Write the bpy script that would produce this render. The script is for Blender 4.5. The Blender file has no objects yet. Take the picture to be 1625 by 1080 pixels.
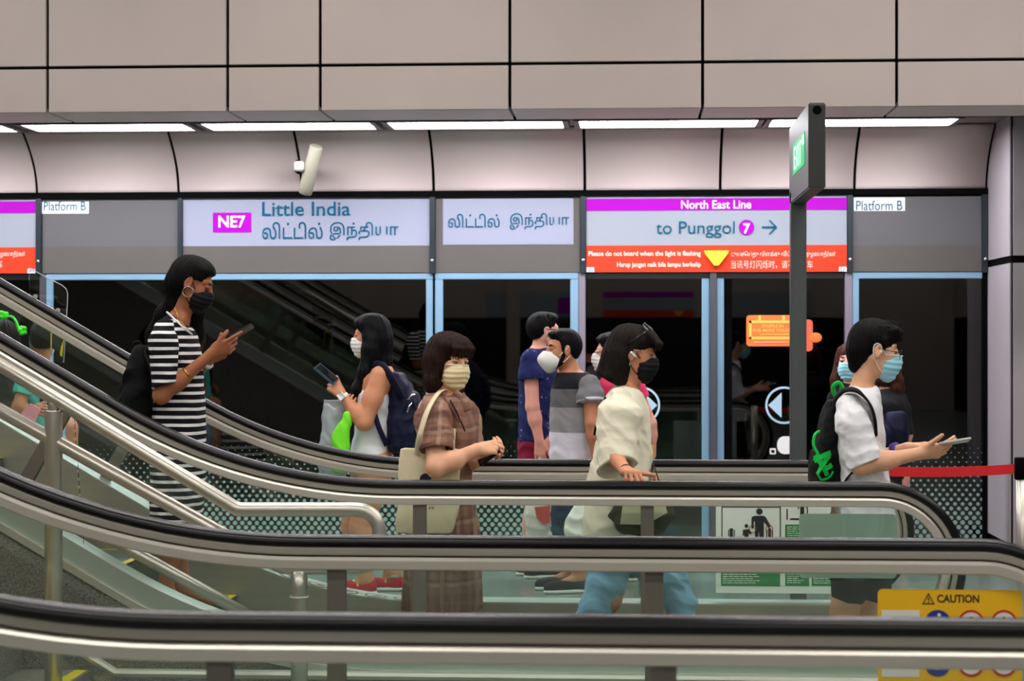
import bpy, bmesh, math, random
import numpy as np
from mathutils import Vector, Matrix
random.seed(7)
SC = bpy.context.scene
COL = SC.collection
# ------------------------------------------------------------------ camera
FPX = 3066.0
TH = math.atan(187.5 / FPX)
CAMZ = 1.54
_fw = np.array((-math.sin(TH), math.cos(TH), 0.0)); _rt = np.array((math.cos(TH), math.sin(TH), 0.0))
cam = bpy.data.cameras.new('camera'); camo = bpy.data.objects.new('camera', cam); COL.objects.link(camo)
camo.location = (0, 0, CAMZ); camo.rotation_euler = (math.pi / 2, 0, TH)
cam.sensor_width = 36.0; cam.lens = FPX / 1625 * 36.0; cam.clip_end = 200
cam.dof.use_dof = True; cam.dof.focus_distance = 9.1; cam.dof.aperture_fstop = 5.0
SC.camera = camo
# ------------------------------------------------------------------ world, exposure, lights
w = bpy.data.worlds.new('world'); SC.world = w; w.use_nodes = True
w.node_tree.nodes['Background'].inputs[0].default_value = (0.80, 0.78, 0.76, 1)
w.node_tree.nodes['Background'].inputs[1].default_value = 0.16
SC.view_settings.view_transform = 'Standard'; SC.view_settings.look = 'None'
SC.view_settings.exposure = 0.12; SC.view_settings.gamma = 1.0; SC.view_settings.use_curve_mapping = False
PLATFORM_LAMP = 27.0      # radiance of the lamps under the soffit
HALL_FILL = 16.0          # radiance of the unseen fill panels added under the hall ceiling

def P(px, py, Y):
    """world point seen at picture pixel (px,py) at depth Y"""
    r = _fw + _rt * ((px - 812.5) / FPX) + np.array((0, 0, (540.0 - py) / FPX))
    return np.array((0, 0, CAMZ)) + r * (Y / r[1])
def PX(px, Y): return P(px, 540, Y)[0]
def PZ(py, Y, px=800): return P(px, py, Y)[2]
# ------------------------------------------------------------------ materials
def lin(c):
    out = []
    for v in c[:3]:
        v = v / 255.0
        out.append(v / 12.92 if v <= 0.04045 else ((v + 0.055) / 1.055) ** 2.4)
    return (*out, 1.0)
MATS = {}
def newmat(name):
    m = bpy.data.materials.new(name); m.use_nodes = True
    return m, m.node_tree.nodes, m.node_tree.links, m.node_tree.nodes['Principled BSDF']
def tc(nt, kind='Object', scale=(1, 1, 1)):
    t = nt.nodes.new('ShaderNodeTexCoord'); mp = nt.nodes.new('ShaderNodeMapping')
    mp.inputs['Scale'].default_value = scale
    nt.links.new(t.outputs[kind], mp.inputs['Vector']); return mp.outputs['Vector']
def mat(name, rgb, rough=.5, metal=0.0, spec=.5, var=.06, nscale=8.0, bump=0.0, bscale=60.0, stretch=(1, 1, 1), sheen=0, sub=0, coat=0, emit=0, emit_rgb=None):
    if name in MATS: return MATS[name]
    m, N, L, b = newmat(name)
    c = lin(rgb)
    b.inputs['Roughness'].default_value = rough; b.inputs['Metallic'].default_value = metal
    b.inputs['Specular IOR Level'].default_value = spec
    if sheen: b.inputs['Sheen Weight'].default_value = sheen
    if coat: b.inputs['Coat Weight'].default_value = coat
    if sub:
        b.inputs['Subsurface Weight'].default_value = sub; b.inputs['Subsurface Radius'].default_value = (.012, .005, .003); b.inputs['Subsurface Scale'].default_value = 1.0
    v = tc(m.node_tree, 'Object', stretch)
    n = N.new('ShaderNodeTexNoise'); n.inputs['Scale'].default_value = nscale; n.inputs['Detail'].default_value = 4
    L.new(v, n.inputs['Vector'])
    r = N.new('ShaderNodeValToRGB')
    r.color_ramp.elements[0].position = .3; r.color_ramp.elements[1].position = .7
    r.color_ramp.elements[0].color = tuple(min(1, x * (1 - var)) for x in c[:3]) + (1,)
    r.color_ramp.elements[1].color = tuple(min(1, x * (1 + var)) for x in c[:3]) + (1,)
    L.new(n.outputs['Fac'], r.inputs['Fac']); L.new(r.outputs['Color'], b.inputs['Base Color'])
    if bump:
        n2 = N.new('ShaderNodeTexNoise'); n2.inputs['Scale'].default_value = bscale; n2.inputs['Detail'].default_value = 3
        L.new(v, n2.inputs['Vector'])
        bp = N.new('ShaderNodeBump'); bp.inputs['Strength'].default_value = bump; bp.inputs['Distance'].default_value = .01
        L.new(n2.outputs['Fac'], bp.inputs['Height']); L.new(bp.outputs['Normal'], b.inputs['Normal'])
    if emit:
        b.inputs['Emission Color'].default_value = lin(emit_rgb or rgb); b.inputs['Emission Strength'].default_value = emit
    MATS[name] = m; return m
def emitter(name, rgb, s):
    m, N, L, b = newmat(name)
    b.inputs['Base Color'].default_value = lin(rgb); b.inputs['Emission Color'].default_value = lin(rgb)
    b.inputs['Emission Strength'].default_value = s; MATS[name] = m; return m
def glass(name, tint, gloss=1.0, haze=0.0, haze_rgb=(150, 180, 170)):
    m = bpy.data.materials.new(name); m.use_nodes = True; nt = m.node_tree; N = nt.nodes; L = nt.links
    N.clear(); out = N.new('ShaderNodeOutputMaterial')
    t = N.new('ShaderNodeBsdfTransparent'); t.inputs[0].default_value = (*tint, 1)
    g = N.new('ShaderNodeBsdfGlossy'); g.inputs['Roughness'].default_value = .02; g.inputs[0].default_value = (gloss, gloss, gloss, 1)
    f = N.new('ShaderNodeFresnel'); f.inputs['IOR'].default_value = 1.5
    mx = N.new('ShaderNodeMixShader'); L.new(f.outputs[0], mx.inputs[0]); L.new(t.outputs[0], mx.inputs[1]); L.new(g.outputs[0], mx.inputs[2])
    last = mx
    if haze:
        d = N.new('ShaderNodeBsdfDiffuse'); d.inputs[0].default_value = lin(haze_rgb)
        m2 = N.new('ShaderNodeMixShader'); m2.inputs[0].default_value = haze
        L.new(mx.outputs[0], m2.inputs[1]); L.new(d.outputs[0], m2.inputs[2]); last = m2
    L.new(last.outputs[0], out.inputs[0]); MATS[name] = m; return m
# ------------------------------------------------------------------ objects
def tag(o, label=None, cat=None, group=None, kind=None):
    if label: o['label'] = label
    if cat: o['category'] = cat
    if group: o['group'] = group
    if kind: o['kind'] = kind
    return o
def wpos(o):
    p = np.zeros(3)
    while o is not None:
        p = p + np.array(o.location); o = o.parent
    return p
def empty(name, loc, label, cat, group=None):
    o = bpy.data.objects.new(name, None); COL.objects.link(o); o.location = tuple(float(v) for v in loc)
    o.empty_display_size = .1
    return tag(o, label, cat, group)
def mesh_obj(name, V, Fc, m, parent=None, smooth=False):
    """V world coordinates; object origin = parent's origin"""
    V = np.asarray(V, dtype=np.float64).reshape(-1, 3)
    off = wpos(parent) if parent is not None else np.zeros(3)
    me = bpy.data.meshes.new(name); me.from_pydata((V - off).tolist(), [], Fc)
    bm = bmesh.new(); bm.from_mesh(me); bmesh.ops.recalc_face_normals(bm, faces=bm.faces); bm.to_mesh(me); bm.free()
    if smooth: me.polygons.foreach_set('use_smooth', [True] * len(me.polygons))
    if m: me.materials.append(m)
    o = bpy.data.objects.new(name, me); COL.objects.link(o)
    if parent is not None: o.parent = parent
    return o
def struct(name, V, Fc, m, smooth=False, parent=None):
    o = mesh_obj(name, V, Fc, m, parent, smooth); o['kind'] = 'structure'; return o
class MB:
    """collects shapes for one mesh"""
    def __init__(s): s.V = []; s.F = []
    def add(s, V, F):
        o = len(s.V); s.V += [tuple(map(float, v)) for v in V]; s.F += [tuple(i + o for i in f) for f in F]; return s
    def box(s, x0, x1, y0, y1, z0, z1, b=0.0):
        if b <= 0:
            V = [(x, y, z) for z in (z0, z1) for y in (y0, y1) for x in (x0, x1)]
            return s.add(V, [(0, 2, 3, 1), (4, 5, 7, 6), (0, 1, 5, 4), (2, 6, 7, 3), (0, 4, 6, 2), (1, 3, 7, 5)])
        bm = bmesh.new(); bmesh.ops.create_cube(bm, size=1)
        for v in bm.verts: v.co = Vector(((x0 + x1) / 2 + v.co.x * (x1 - x0), (y0 + y1) / 2 + v.co.y * (y1 - y0), (z0 + z1) / 2 + v.co.z * (z1 - z0)))
        bmesh.ops.bevel(bm, geom=list(bm.edges), offset=b, segments=2, affect='EDGES')
        return s.bm(bm)
    def bm(s, bm):
        bm.verts.index_update(); s.add([v.co[:] for v in bm.verts], [[v.index for v in f.verts] for f in bm.faces]); bm.free(); return s
    def prism(s, pts, y0, y1):
        """polygon pts (x,z) extruded in y"""
        n = len(pts); V = [(x, y0, z) for x, z in pts] + [(x, y1, z) for x, z in pts]
        F = [tuple(range(n)), tuple(range(2 * n - 1, n - 1, -1))] + [(i, i + n, (i + 1) % n + n, (i + 1) % n) for i in range(n)]
        return s.add(V, F)
    def disc(s, cx, cz, r, y0, y1, n=32, a0=0, a1=2 * math.pi):
        return s.prism([(cx + r * math.cos(a0 + (a1 - a0) * i / n), cz + r * math.sin(a0 + (a1 - a0) * i / n)) for i in range(n)], y0, y1)
    def ring(s, cx, cz, r0, r1, y0, y1, n=40):
        V = []; F = []
        for i in range(n):
            a = 2 * math.pi * i / n
            for r in (r0, r1):
                for y in (y0, y1): V.append((cx + r * math.cos(a), y, cz + r * math.sin(a)))
        for i in range(n):
            a = 4 * i; b = 4 * ((i + 1) % n)
            F += [(a, b, b + 2, a + 2), (a + 1, a + 3, b + 3, b + 1), (a, a + 1, b + 1, b), (a + 2, b + 2, b + 3, a + 3)]
        return s.add(V, F)
    def tube(s, pts, r, n=12, caps=True):
        pts = [np.array(p, float) for p in pts]; rs = r if hasattr(r, '__len__') else [r] * len(pts)
        V = []; F = []; up = None
        for i, p in enumerate(pts):
            t = (pts[min(i + 1, len(pts) - 1)] - pts[max(i - 1, 0)]); t /= np.linalg.norm(t) + 1e-9
            if up is None:
                up = np.array((0, 0, 1.0)) if abs(t[2]) < .9 else np.array((0, 1.0, 0))
            u = np.cross(t, up); u /= np.linalg.norm(u) + 1e-9; up = np.cross(u, t)
            for k in range(n):
                a = 2 * math.pi * k / n; V.append(p + rs[i] * (math.cos(a) * u + math.sin(a) * up))
        for i in range(len(pts) - 1):
            for k in range(n): F.append((i * n + k, i * n + (k + 1) % n, (i + 1) * n + (k + 1) % n, (i + 1) * n + k))
        if caps: F += [tuple(range(n)), tuple(range(len(V) - n, len(V)))]
        return s.add(V, F)
    def ribbon(s, pts, wdir, w, t):
        """flat band along pts, width along wdir, thickness t"""
        pts = [np.array(p, float) for p in pts]; V = []; F = []
        wd = wdir if isinstance(wdir, list) else [wdir] * len(pts)
        for i, p in enumerate(pts):
            d = pts[min(i + 1, len(pts) - 1)] - pts[max(i - 1, 0)]; d /= np.linalg.norm(d) + 1e-9
            u = np.array(wd[i], float); u -= d * np.dot(u, d); u /= np.linalg.norm(u) + 1e-9; nn = np.cross(d, u)
            for a, b in ((-1, -1), (1, -1), (1, 1), (-1, 1)): V.append(p + u * a * w / 2 + nn * b * t / 2)
        for i in range(len(pts) - 1):
            for k in range(4): F.append((4 * i + k, 4 * i + (k + 1) % 4, 4 * i + 4 + (k + 1) % 4, 4 * i + 4 + k))
        F += [(0, 1, 2, 3), (len(V) - 4, len(V) - 3, len(V) - 2, len(V) - 1)]
        return s.add(V, F)
    def build(s, name, m, parent=None, smooth=False): return mesh_obj(name, s.V, s.F, m, parent, smooth)
    def struct(s, name, m, parent=None, smooth=False): return struct(name, s.V, s.F, m, smooth, parent)
def curve(pts, n=8):
    """Catmull-Rom through pts"""
    pts = [np.array(p, float) for p in pts]; out = []
    for i in range(len(pts) - 1):
        p0 = pts[max(i - 1, 0)]; p1 = pts[i]; p2 = pts[i + 1]; p3 = pts[min(i + 2, len(pts) - 1)]
        for k in range(n):
            t = k / n
            out.append(.5 * ((2 * p1) + (-p0 + p2) * t + (2 * p0 - 5 * p1 + 4 * p2 - p3) * t * t + (-p0 + 3 * p1 - 3 * p2 + p3) * t ** 3))
    out.append(pts[-1]); return out
def fillet(pts, r, n=6):
    """round the corners of a polyline"""
    pts = [np.array(p, float) for p in pts]; out = [pts[0]]
    for i in range(1, len(pts) - 1):
        a, b, c = pts[i - 1], pts[i], pts[i + 1]
        u = a - b; v = c - b; lu = np.linalg.norm(u); lv = np.linalg.norm(v); d = min(r[i] if hasattr(r, '__len__') else r, lu * .45, lv * .45)
        p0 = b + u / lu * d; p1 = b + v / lv * d
        for k in range(n + 1):
            t = k / n; out.append((1 - t) ** 2 * p0 + 2 * t * (1 - t) * b + t * t * p1)
    out.append(pts[-1]); return out
TXT = {}
def text(s, X0, X1, Z0, Z1, Y, m, parent, name='lettering', bold=0.0, plane='xz', th=.002, flip=False):
    """lettering fitted to a box of the wall; plane 'xz' faces -Y, plane 'yz' faces -X (X0,X1 are then Y of left and right end, Y is x)"""
    key = (s, bold)
    if key not in TXT:
        cu = bpy.data.curves.new('t', 'FONT'); cu.body = s; cu.offset = bold; cu.size = 1; cu.resolution_u = 4
        o = bpy.data.objects.new('t', cu); COL.objects.link(o)
        dg = bpy.context.evaluated_depsgraph_get(); dg.update()
        me = bpy.data.meshes.new_from_object(o.evaluated_get(dg))
        V = np.array([v.co[:] for v in me.vertices]).reshape(-1, 3); F = [tuple(p.vertices) for p in me.polygons]
        bpy.data.objects.remove(o); bpy.data.curves.remove(cu); bpy.data.meshes.remove(me)
        TXT[key] = (V, F)
    V, F = TXT[key]
    if len(V) == 0: return None
    lo = V.min(0); hi = V.max(0)
    a = X0 + (V[:, 0] - lo[0]) / (hi[0] - lo[0]) * (X1 - X0); z = Z0 + (V[:, 1] - lo[1]) / (hi[1] - lo[1]) * (Z1 - Z0)
    yy = np.full(len(V), Y)
    W = np.stack((a, yy, z), 1) if plane == 'xz' else np.stack((yy, a, z), 1)
    return mesh_obj(name, W, F, m, parent)
def ptext(s, x0, x1, y0, y1, Y, m, parent, name='lettering', bold=0.0):
    """the same, box given as it is seen: x0,x1 left/right, y0 top, y1 bottom"""
    xm, ym = (x0 + x1) / 2, (y0 + y1) / 2
    return text(s, P(x0, ym, Y)[0], P(x1, ym, Y)[0], P(xm, y1, Y)[2], P(xm, y0, Y)[2], Y, m, parent, name, bold)
def prect(x0, x1, y0, y1, Y, th, mb=None, b=0.0):
    mb = mb or MB(); xm, ym = (x0 + x1) / 2, (y0 + y1) / 2
    return mb.box(P(x0, ym, Y)[0], P(x1, ym, Y)[0], Y, Y + th, P(xm, y1, Y)[2], P(xm, y0, Y)[2], b)
def rrect(x0, x1, z0, z1, r, n=6):
    out = []
    for cx, cz, a in ((x1 - r, z1 - r, 0), (x0 + r, z1 - r, 90), (x0 + r, z0 + r, 180), (x1 - r, z0 + r, 270)):
        for k in range(n + 1):
            t = math.radians(a + 90 * k / n); out.append((cx + r * math.cos(t), cz + r * math.sin(t)))
    return out
# ------------------------------------------------------------------ materials of the place
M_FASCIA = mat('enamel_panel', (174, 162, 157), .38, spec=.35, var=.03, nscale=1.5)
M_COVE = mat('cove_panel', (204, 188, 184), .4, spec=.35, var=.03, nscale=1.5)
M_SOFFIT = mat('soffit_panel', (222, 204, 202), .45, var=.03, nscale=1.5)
M_BLACK = mat('black_trim', (5, 5, 6), .8, spec=.05, var=.2)
M_JAMB = mat('dark_blue_post', (28, 38, 46), .4, var=.1)
M_GREYP = mat('grey_header_panel', (98, 96, 99), .35, spec=.12, var=.04, nscale=2)
M_GREYP2 = mat('warm_grey_header_panel', (94, 90, 87), .35, spec=.12, var=.04, nscale=2)
M_LAV = mat('lavender_white_sign', (146, 149, 168), .35, spec=.12, var=.02, nscale=2)
M_LAV2 = mat('cool_white_sign', (144, 150, 160), .35, spec=.12, var=.02, nscale=2)
M_PURPLE = mat('purple_vinyl', (160, 6, 172), .4, spec=.12, var=.02)
M_RED = mat('orange_red_vinyl', (214, 64, 40), .4, spec=.12, var=.02)
M_WHITE = mat('white_vinyl', (238, 236, 238), .45, spec=.12, var=.02)
M_PINKTXT = mat('pale_pink_vinyl', (250, 205, 195), .45, spec=.12, var=.02)
M_TEAL = mat('teal_ink', (0, 84, 112), .45, spec=.12, var=.02)
M_YEL = mat('yellow_vinyl', (250, 226, 40), .35, var=.03)
M_FRAME = mat('pale_blue_aluminium', (128, 164, 190), .4, metal=.25, var=.04, nscale=3)
M_LPOST = mat('lavender_aluminium', (136, 126, 140), .4, metal=.3, var=.05, nscale=3)
M_DFRAME = mat('dark_grey_aluminium', (84, 84, 92), .4, metal=.4, var=.05)
M_STEEL = mat('brushed_steel', (206, 200, 188), .42, metal=.72, var=.06, nscale=3, stretch=(.4, 6, 6))
M_STEEL2 = mat('satin_steel', (178, 172, 160), .45, metal=.75, var=.06, nscale=4, stretch=(.4, 6, 6))
M_STEELD = mat('dull_steel_post', (120, 114, 104), .5, metal=.6, var=.08, nscale=6)
M_TUBE = mat('stainless_tube', (206, 200, 188), .34, metal=.85, var=.05, nscale=5)
M_RUBBER = mat('black_rubber', (8, 8, 10), .26, spec=.35, var=.1, nscale=10)
M_DARKM = mat('dark_metal', (62, 64, 66), .45, metal=.5, var=.1, nscale=10)
M_DECK = mat('pale_deck_metal', (186, 196, 186), .4, metal=.6, var=.05, nscale=3)
M_TREAD = None
M_YLINE = mat('yellow_line_paint', (214, 190, 20), .5, var=.1)
M_FLOOR = None
M_EXITG = emitter('exit_green', (0, 150, 84), 1.1)
M_EXITW = emitter('exit_white', (205, 255, 235), 1.3)
M_TUNNEL = mat('tunnel_dark', (10, 11, 12), .9, var=.3)
M_GLASS = glass('balustrade_glass', (.935, .98, .957))
M_ACRYL = glass('clear_acrylic', (.96, .97, .97))
M_LINE = mat('purple_line', (150, 0, 170), .5)
M_FROST = mat('frosted_sticker_back', (206, 228, 214), .55, var=.03, nscale=3)
M_CREAMB = mat('cream_plastic', (130, 127, 112), .45, var=.03)
def m_granite(name, rgb, dark, sc=220):
    m, N, L, b = newmat(name); v = tc(m.node_tree)
    n = N.new('ShaderNodeTexVoronoi'); n.inputs['Scale'].default_value = sc; L.new(v, n.inputs['Vector'])
    n2 = N.new('ShaderNodeTexNoise'); n2.inputs['Scale'].default_value = sc * .5; L.new(v, n2.inputs['Vector'])
    r = N.new('ShaderNodeValToRGB'); r.color_ramp.elements[0].color = lin(dark); r.color_ramp.elements[1].color = lin(rgb)
    r.color_ramp.elements[0].position = .25; r.color_ramp.elements[1].position = .75
    mx = N.new('ShaderNodeMix'); mx.data_type = 'FLOAT'; mx.inputs[0].default_value = .5
    L.new(n.outputs['Color'], mx.inputs[2]); L.new(n2.outputs['Fac'], mx.inputs[3]); L.new(mx.outputs[0], r.inputs[0])
    L.new(r.outputs[0], b.inputs['Base Color']); b.inputs['Roughness'].default_value = .4; return m
M_GRANITE = m_granite('speckled_granite', (150, 144, 132), (70, 66, 60))
def m_floor():
    m, N, L, b = newmat('floor_tiles'); v = tc(m.node_tree)
    br = N.new('ShaderNodeTexBrick'); br.offset = 0; br.inputs['Scale'].default_value = 1
    br.inputs['Brick Width'].default_value = .6; br.inputs['Row Height'].default_value = .6; br.inputs['Mortar Size'].default_value = .004
    br.inputs['Color1'].default_value = lin((108, 120, 112)); br.inputs['Color2'].default_value = lin((114, 124, 116)); br.inputs['Mortar'].default_value = lin((70, 76, 72))
    L.new(v, br.inputs['Vector']); L.new(br.outputs['Color'], b.inputs['Base Color']); b.inputs['Roughness'].default_value = .25; return m
M_FLOOR = m_floor()
def m_tread():
    m, N, L, b = newmat('grooved_tread'); v = tc(m.node_tree)
    wv = N.new('ShaderNodeTexWave'); wv.bands_direction = 'Y'; wv.inputs['Scale'].default_value = 18; L.new(v, wv.inputs['Vector'])
    r = N.new('ShaderNodeValToRGB'); r.color_ramp.elements[0].color = lin((48, 54, 54)); r.color_ramp.elements[1].color = lin((128, 136, 132))
    L.new(wv.outputs['Fac'], r.inputs[0]); L.new(r.outputs[0], b.inputs['Base Color']); b.inputs['Metallic'].default_value = .6; b.inputs['Roughness'].default_value = .45; return m
M_TREAD = m_tread()
def m_doorglass(name, dots):
    """dark door pane: mirror-like face, black tunnel behind, printed dots towards the floor"""
    m = bpy.data.materials.new(name); m.use_nodes = True; nt = m.node_tree; N = nt.nodes; L = nt.links; N.clear()
    out = N.new('ShaderNodeOutputMaterial')
    t = N.new('ShaderNodeBsdfTransparent'); t.inputs[0].default_value = (.30, .32, .32, 1)
    g = N.new('ShaderNodeBsdfGlossy'); g.inputs['Roughness'].default_value = .015; g.inputs[0].default_value = (1, 1, 1, 1)
    f = N.new('ShaderNodeFresnel'); f.inputs['IOR'].default_value = 1.62
    mx = N.new('ShaderNodeMixShader'); L.new(f.outputs[0], mx.inputs[0]); L.new(t.outputs[0], mx.inputs[1]); L.new(g.outputs[0], mx.inputs[2])
    if dots:
        def math_(op, a=None, b=None):
            n = N.new('ShaderNodeMath'); n.operation = op
            for i, x in enumerate((a, b)):
                if x is None: continue
                if isinstance(x, (int, float)): n.inputs[i].default_value = x
                else: L.new(x, n.inputs[i])
            return n.outputs[0]
        tcn = N.new('ShaderNodeTexCoord'); sp = N.new('ShaderNodeSeparateXYZ'); L.new(tcn.outputs['Object'], sp.inputs[0])
        X = sp.outputs['X']; Z = sp.outputs['Z']; DX, DZ = .0560, .0345
        row = math_('DIVIDE', Z, DZ); ri = math_('FLOOR', row); odd = math_('MODULO', math_('ABSOLUTE', ri), 2)
        u = math_('ADD', math_('DIVIDE', X, DX), math_('MULTIPLY', odd, .5))
        fu = math_('SUBTRACT', math_('SUBTRACT', u, math_('FLOOR', u)), .5); fz = math_('SUBTRACT', math_('SUBTRACT', row, ri), .5)
        d = math_('SQRT', math_('ADD', math_('POWER', math_('MULTIPLY', fu, DX), 2), math_('POWER', math_('MULTIPLY', fz, DZ), 2)))
        rad = math_('MINIMUM', math_('MAXIMUM', math_('MULTIPLY', math_('SUBTRACT', .84, Z), .026), 0), .0165)
        inside = math_('LESS_THAN', d, rad)
        df = N.new('ShaderNodeBsdfDiffuse'); df.inputs[0].default_value = lin((142, 164, 158))
        m2 = N.new('ShaderNodeMixShader'); L.new(inside, m2.inputs[0]); L.new(mx.outputs[0], m2.inputs[1]); L.new(df.outputs[0], m2.inputs[2]); mx = m2
    L.new(mx.outputs[0], out.inputs[0]); return m
M_PANE = m_doorglass('dark_door_glass', False)
M_PANED = m_doorglass('dark_glass_with_printed_dots', True)
# ------------------------------------------------------------------ the setting
YD = 14.5
ZT = lambda y: PZ(y, YD)
XD = lambda x: PX(x, YD)
MB().box(-12, 12, -14, 15.2, -.2, 0).struct('floor', M_FLOOR)
MB().box(-12, 12, -14, 12.2, 4.7, 4.9).struct('ceiling', mat('hall_ceiling', (190, 184, 178), .8, var=.03))
ZS = 2.98
# fascia: two rows of enamel panels with open black joints
MB().box(-12, 12, 12.05, 12.1, ZS + .03, 4.7).struct('wall_upper', M_BLACK)
sx = [PX(v, 12.0) for v in (-880, -545, -235, 75, 361, 508, 809, 1115, 1423, 1735, 2045, 2360)]
zr = [ZS, PZ(101, 12.0), 3.98, 4.68]
n = 0
for i in range(len(sx) - 1):
    for j in range(3):
        n += 1
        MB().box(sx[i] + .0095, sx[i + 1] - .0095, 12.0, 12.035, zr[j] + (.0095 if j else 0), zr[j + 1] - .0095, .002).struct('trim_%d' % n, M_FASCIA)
# soffit panels under the fascia
MB().box(-12, 12, 12.03, 12.6, ZS + .03, ZS + .12).struct('ceiling_joint', M_BLACK)
for i in range(len(sx) - 1):
    n += 1
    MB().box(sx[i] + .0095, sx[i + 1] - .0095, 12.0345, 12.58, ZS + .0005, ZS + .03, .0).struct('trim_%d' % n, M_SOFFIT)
MB().box(-12, 12, 12.6, 14.2, 3.11, 3.2).struct('ceiling_recess', mat('recess_grey', (120, 110, 106), .6))
MB().box(-12, 12, 12.58, 12.62, ZS, 3.2).struct('trim_recess', M_BLACK)
# cove: curved panels between the lamps and the door header
ZC0 = PZ(304, YD); ZC1 = 3.10
def cove_pt(t): return (YD - .36 * (t ** 2.0), ZC0 + (ZC1 - ZC0) * t)
def cove(x0, x1, off, th):
    V = []; F = []; K = 14
    for k in range(K + 1):
        t = k / K; y, z = cove_pt(t)
        for x in (x0, x1): V += [(x, y + off, z), (x, y + off + th, z + .01)]
    for k in range(K):
        a = 4 * k; b = a + 4
        F += [(a, a + 2, b + 2, b), (a + 1, b + 1, b + 3, a + 3), (a, b, b + 1, a + 1), (a + 2, a + 3, b + 3, b + 2)]
    F += [(0, 1, 3, 2), (4 * K, 4 * K + 2, 4 * K + 3, 4 * K + 1)]
    return V, F
struct('wall_cove', *cove(-12, 12, .035, .03), M_BLACK, True)
cx = [XD(v) for v in (-840, -610, -380, -165, 58, 283, 478, 688, 928, 1143, 1356, 1566, 1790, 2010)]
for i in range(len(cx) - 1):
    n += 1
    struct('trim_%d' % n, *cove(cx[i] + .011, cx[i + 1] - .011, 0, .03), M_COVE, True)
# black bar, header backing, tunnel
MB().box(-12, XD(1567), YD - .03, YD + .1, ZT(312), ZT(302.5)).struct('trim_header', M_BLACK)
MB().box(-12, XD(1567), YD + .05, YD + .1, ZT(434), ZT(310)).struct('wall_header', M_BLACK)
MB().box(-12, 12, 17.6, 17.7, -.2, 3.2).struct('wall_tunnel', M_TUNNEL)
MB().box(-12, 12, 15.2, 17.7, -1.2, -1.0).struct('floor_track', M_TUNNEL)
MB().box(-12, 12, 14.6, 17.7, 3.15, 3.2).struct('ceiling_tunnel', M_TUNNEL)
# fixed panes and door leaves
zf0, zf1 = 0.0, ZT(433)
def leaf(name, x0, x1, fl, fr, ft, pane, frame_m, yo=0.0, left_m=None, kick=.05, top_m=None):
    """frame rails of a pane; x0,x1,fl,fr,ft as seen (pixels at the door plane)"""
    X0, X1 = XD(x0), XD(x1); wl, wr, wt = fl / 211.4, fr / 211.4, ft / 211.4
    y0, y1 = YD + yo, YD + yo + .05
    o = MB().box(X0 + wl * .6, X1 - wr * .6, YD + yo + .02, YD + yo + .03, zf0 + kick * .5, zf1 - wt * .5).struct(name, pane)
    MB().box(X0, X1, y0, y1, zf1 - wt, zf1, .004).build('top_rail', top_m or frame_m, o)
    if fl: MB().box(X0, X0 + wl, y0, y1, zf0, zf1 - wt, .004).build('stile', left_m or frame_m, o)
    if fr: MB().box(X1 - wr, X1, y0, y1, zf0, zf1 - wt, .004).build('stile', frame_m, o)
    MB().box(X0 + wl, X1 - wr, y0, y1, zf0, zf0 + kick, .004).build('bottom_rail', M_DFRAME, o)
    return o
leaf('window_1', 73, 687, 11, 11, 10, M_PANED, M_FRAME)
leaf('window_2', 690, 918, 13, 13, 10, M_PANED, M_FRAME)
leaf('window_3', 1353, 1559, 10, 0, 10, M_PANED, M_FRAME)
leaf('window_4', -560, -360, 12, 12, 10, M_PANED, M_FRAME)
leaf('door_1', 930, 1126, 0, 12, 9, M_PANE, M_FRAME, .03, top_m=M_DFRAME)
leaf('door_2', 1138, 1341, 11, 0, 9, M_PANE, M_FRAME, .03, top_m=M_DFRAME)
leaf('door_3', -150, 62, 11, 0, 9, M_PANE, M_FRAME, .03, top_m=M_DFRAME)
leaf('door_4', -355, -160, 0, 11, 9, M_PANE, M_FRAME, .03, top_m=M_DFRAME)
for a, b, m_ in ((687, 690, M_BLACK), (918.5, 929, M_LPOST), (1126.5, 1137.5, M_DFRAME), (1341, 1352.5, M_LPOST), (63, 73, M_DFRAME), (1559, 1567, M_BLACK)):
    n += 1
    MB().box(XD(a), XD(b), YD - .005, YD + .06, 0, zf1, .003).struct('trim_%d' % n, m_)
# header dividers with a bright stud each
for a, b in ((58, 67), (283, 290), (682, 691), (921, 930), (1344, 1353), (1558, 1567), (-366, -358)):
    n += 1
    o = MB().box(XD(a), XD(b), YD - .028, YD + .06, ZT(434), ZT(310), .003).struct('trim_%d' % n, M_JAMB)
    bm = bmesh.new(); bmesh.ops.create_uvsphere(bm, u_segments=14, v_segments=10, radius=.014)
    bmesh.ops.translate(bm, verts=bm.verts, vec=(XD((a + b) / 2), YD - .03, ZT(413)))
    MB().bm(bm).build('stud', mat('bright_stud', (225, 225, 225), .2, metal=1), o, True)
# column at the right
xc = XD(1567.5)
MB().box(xc, 4.4, 13.65, 15.1, PZ(411, 13.65, 1600) + .006, 3.3, .02).struct('wall_column', mat('column_panel', (166, 157, 163), .4, var=.03, nscale=1.5))
MB().box(xc, 4.4, 13.65, 15.1, .1, PZ(411, 13.65, 1600) - .006, .02).struct('wall_column_lower', MATS['column_panel'])
MB().box(xc + .01, 4.39, 13.66, 15.1, .0, 3.3).struct('trim_column', M_BLACK)
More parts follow.
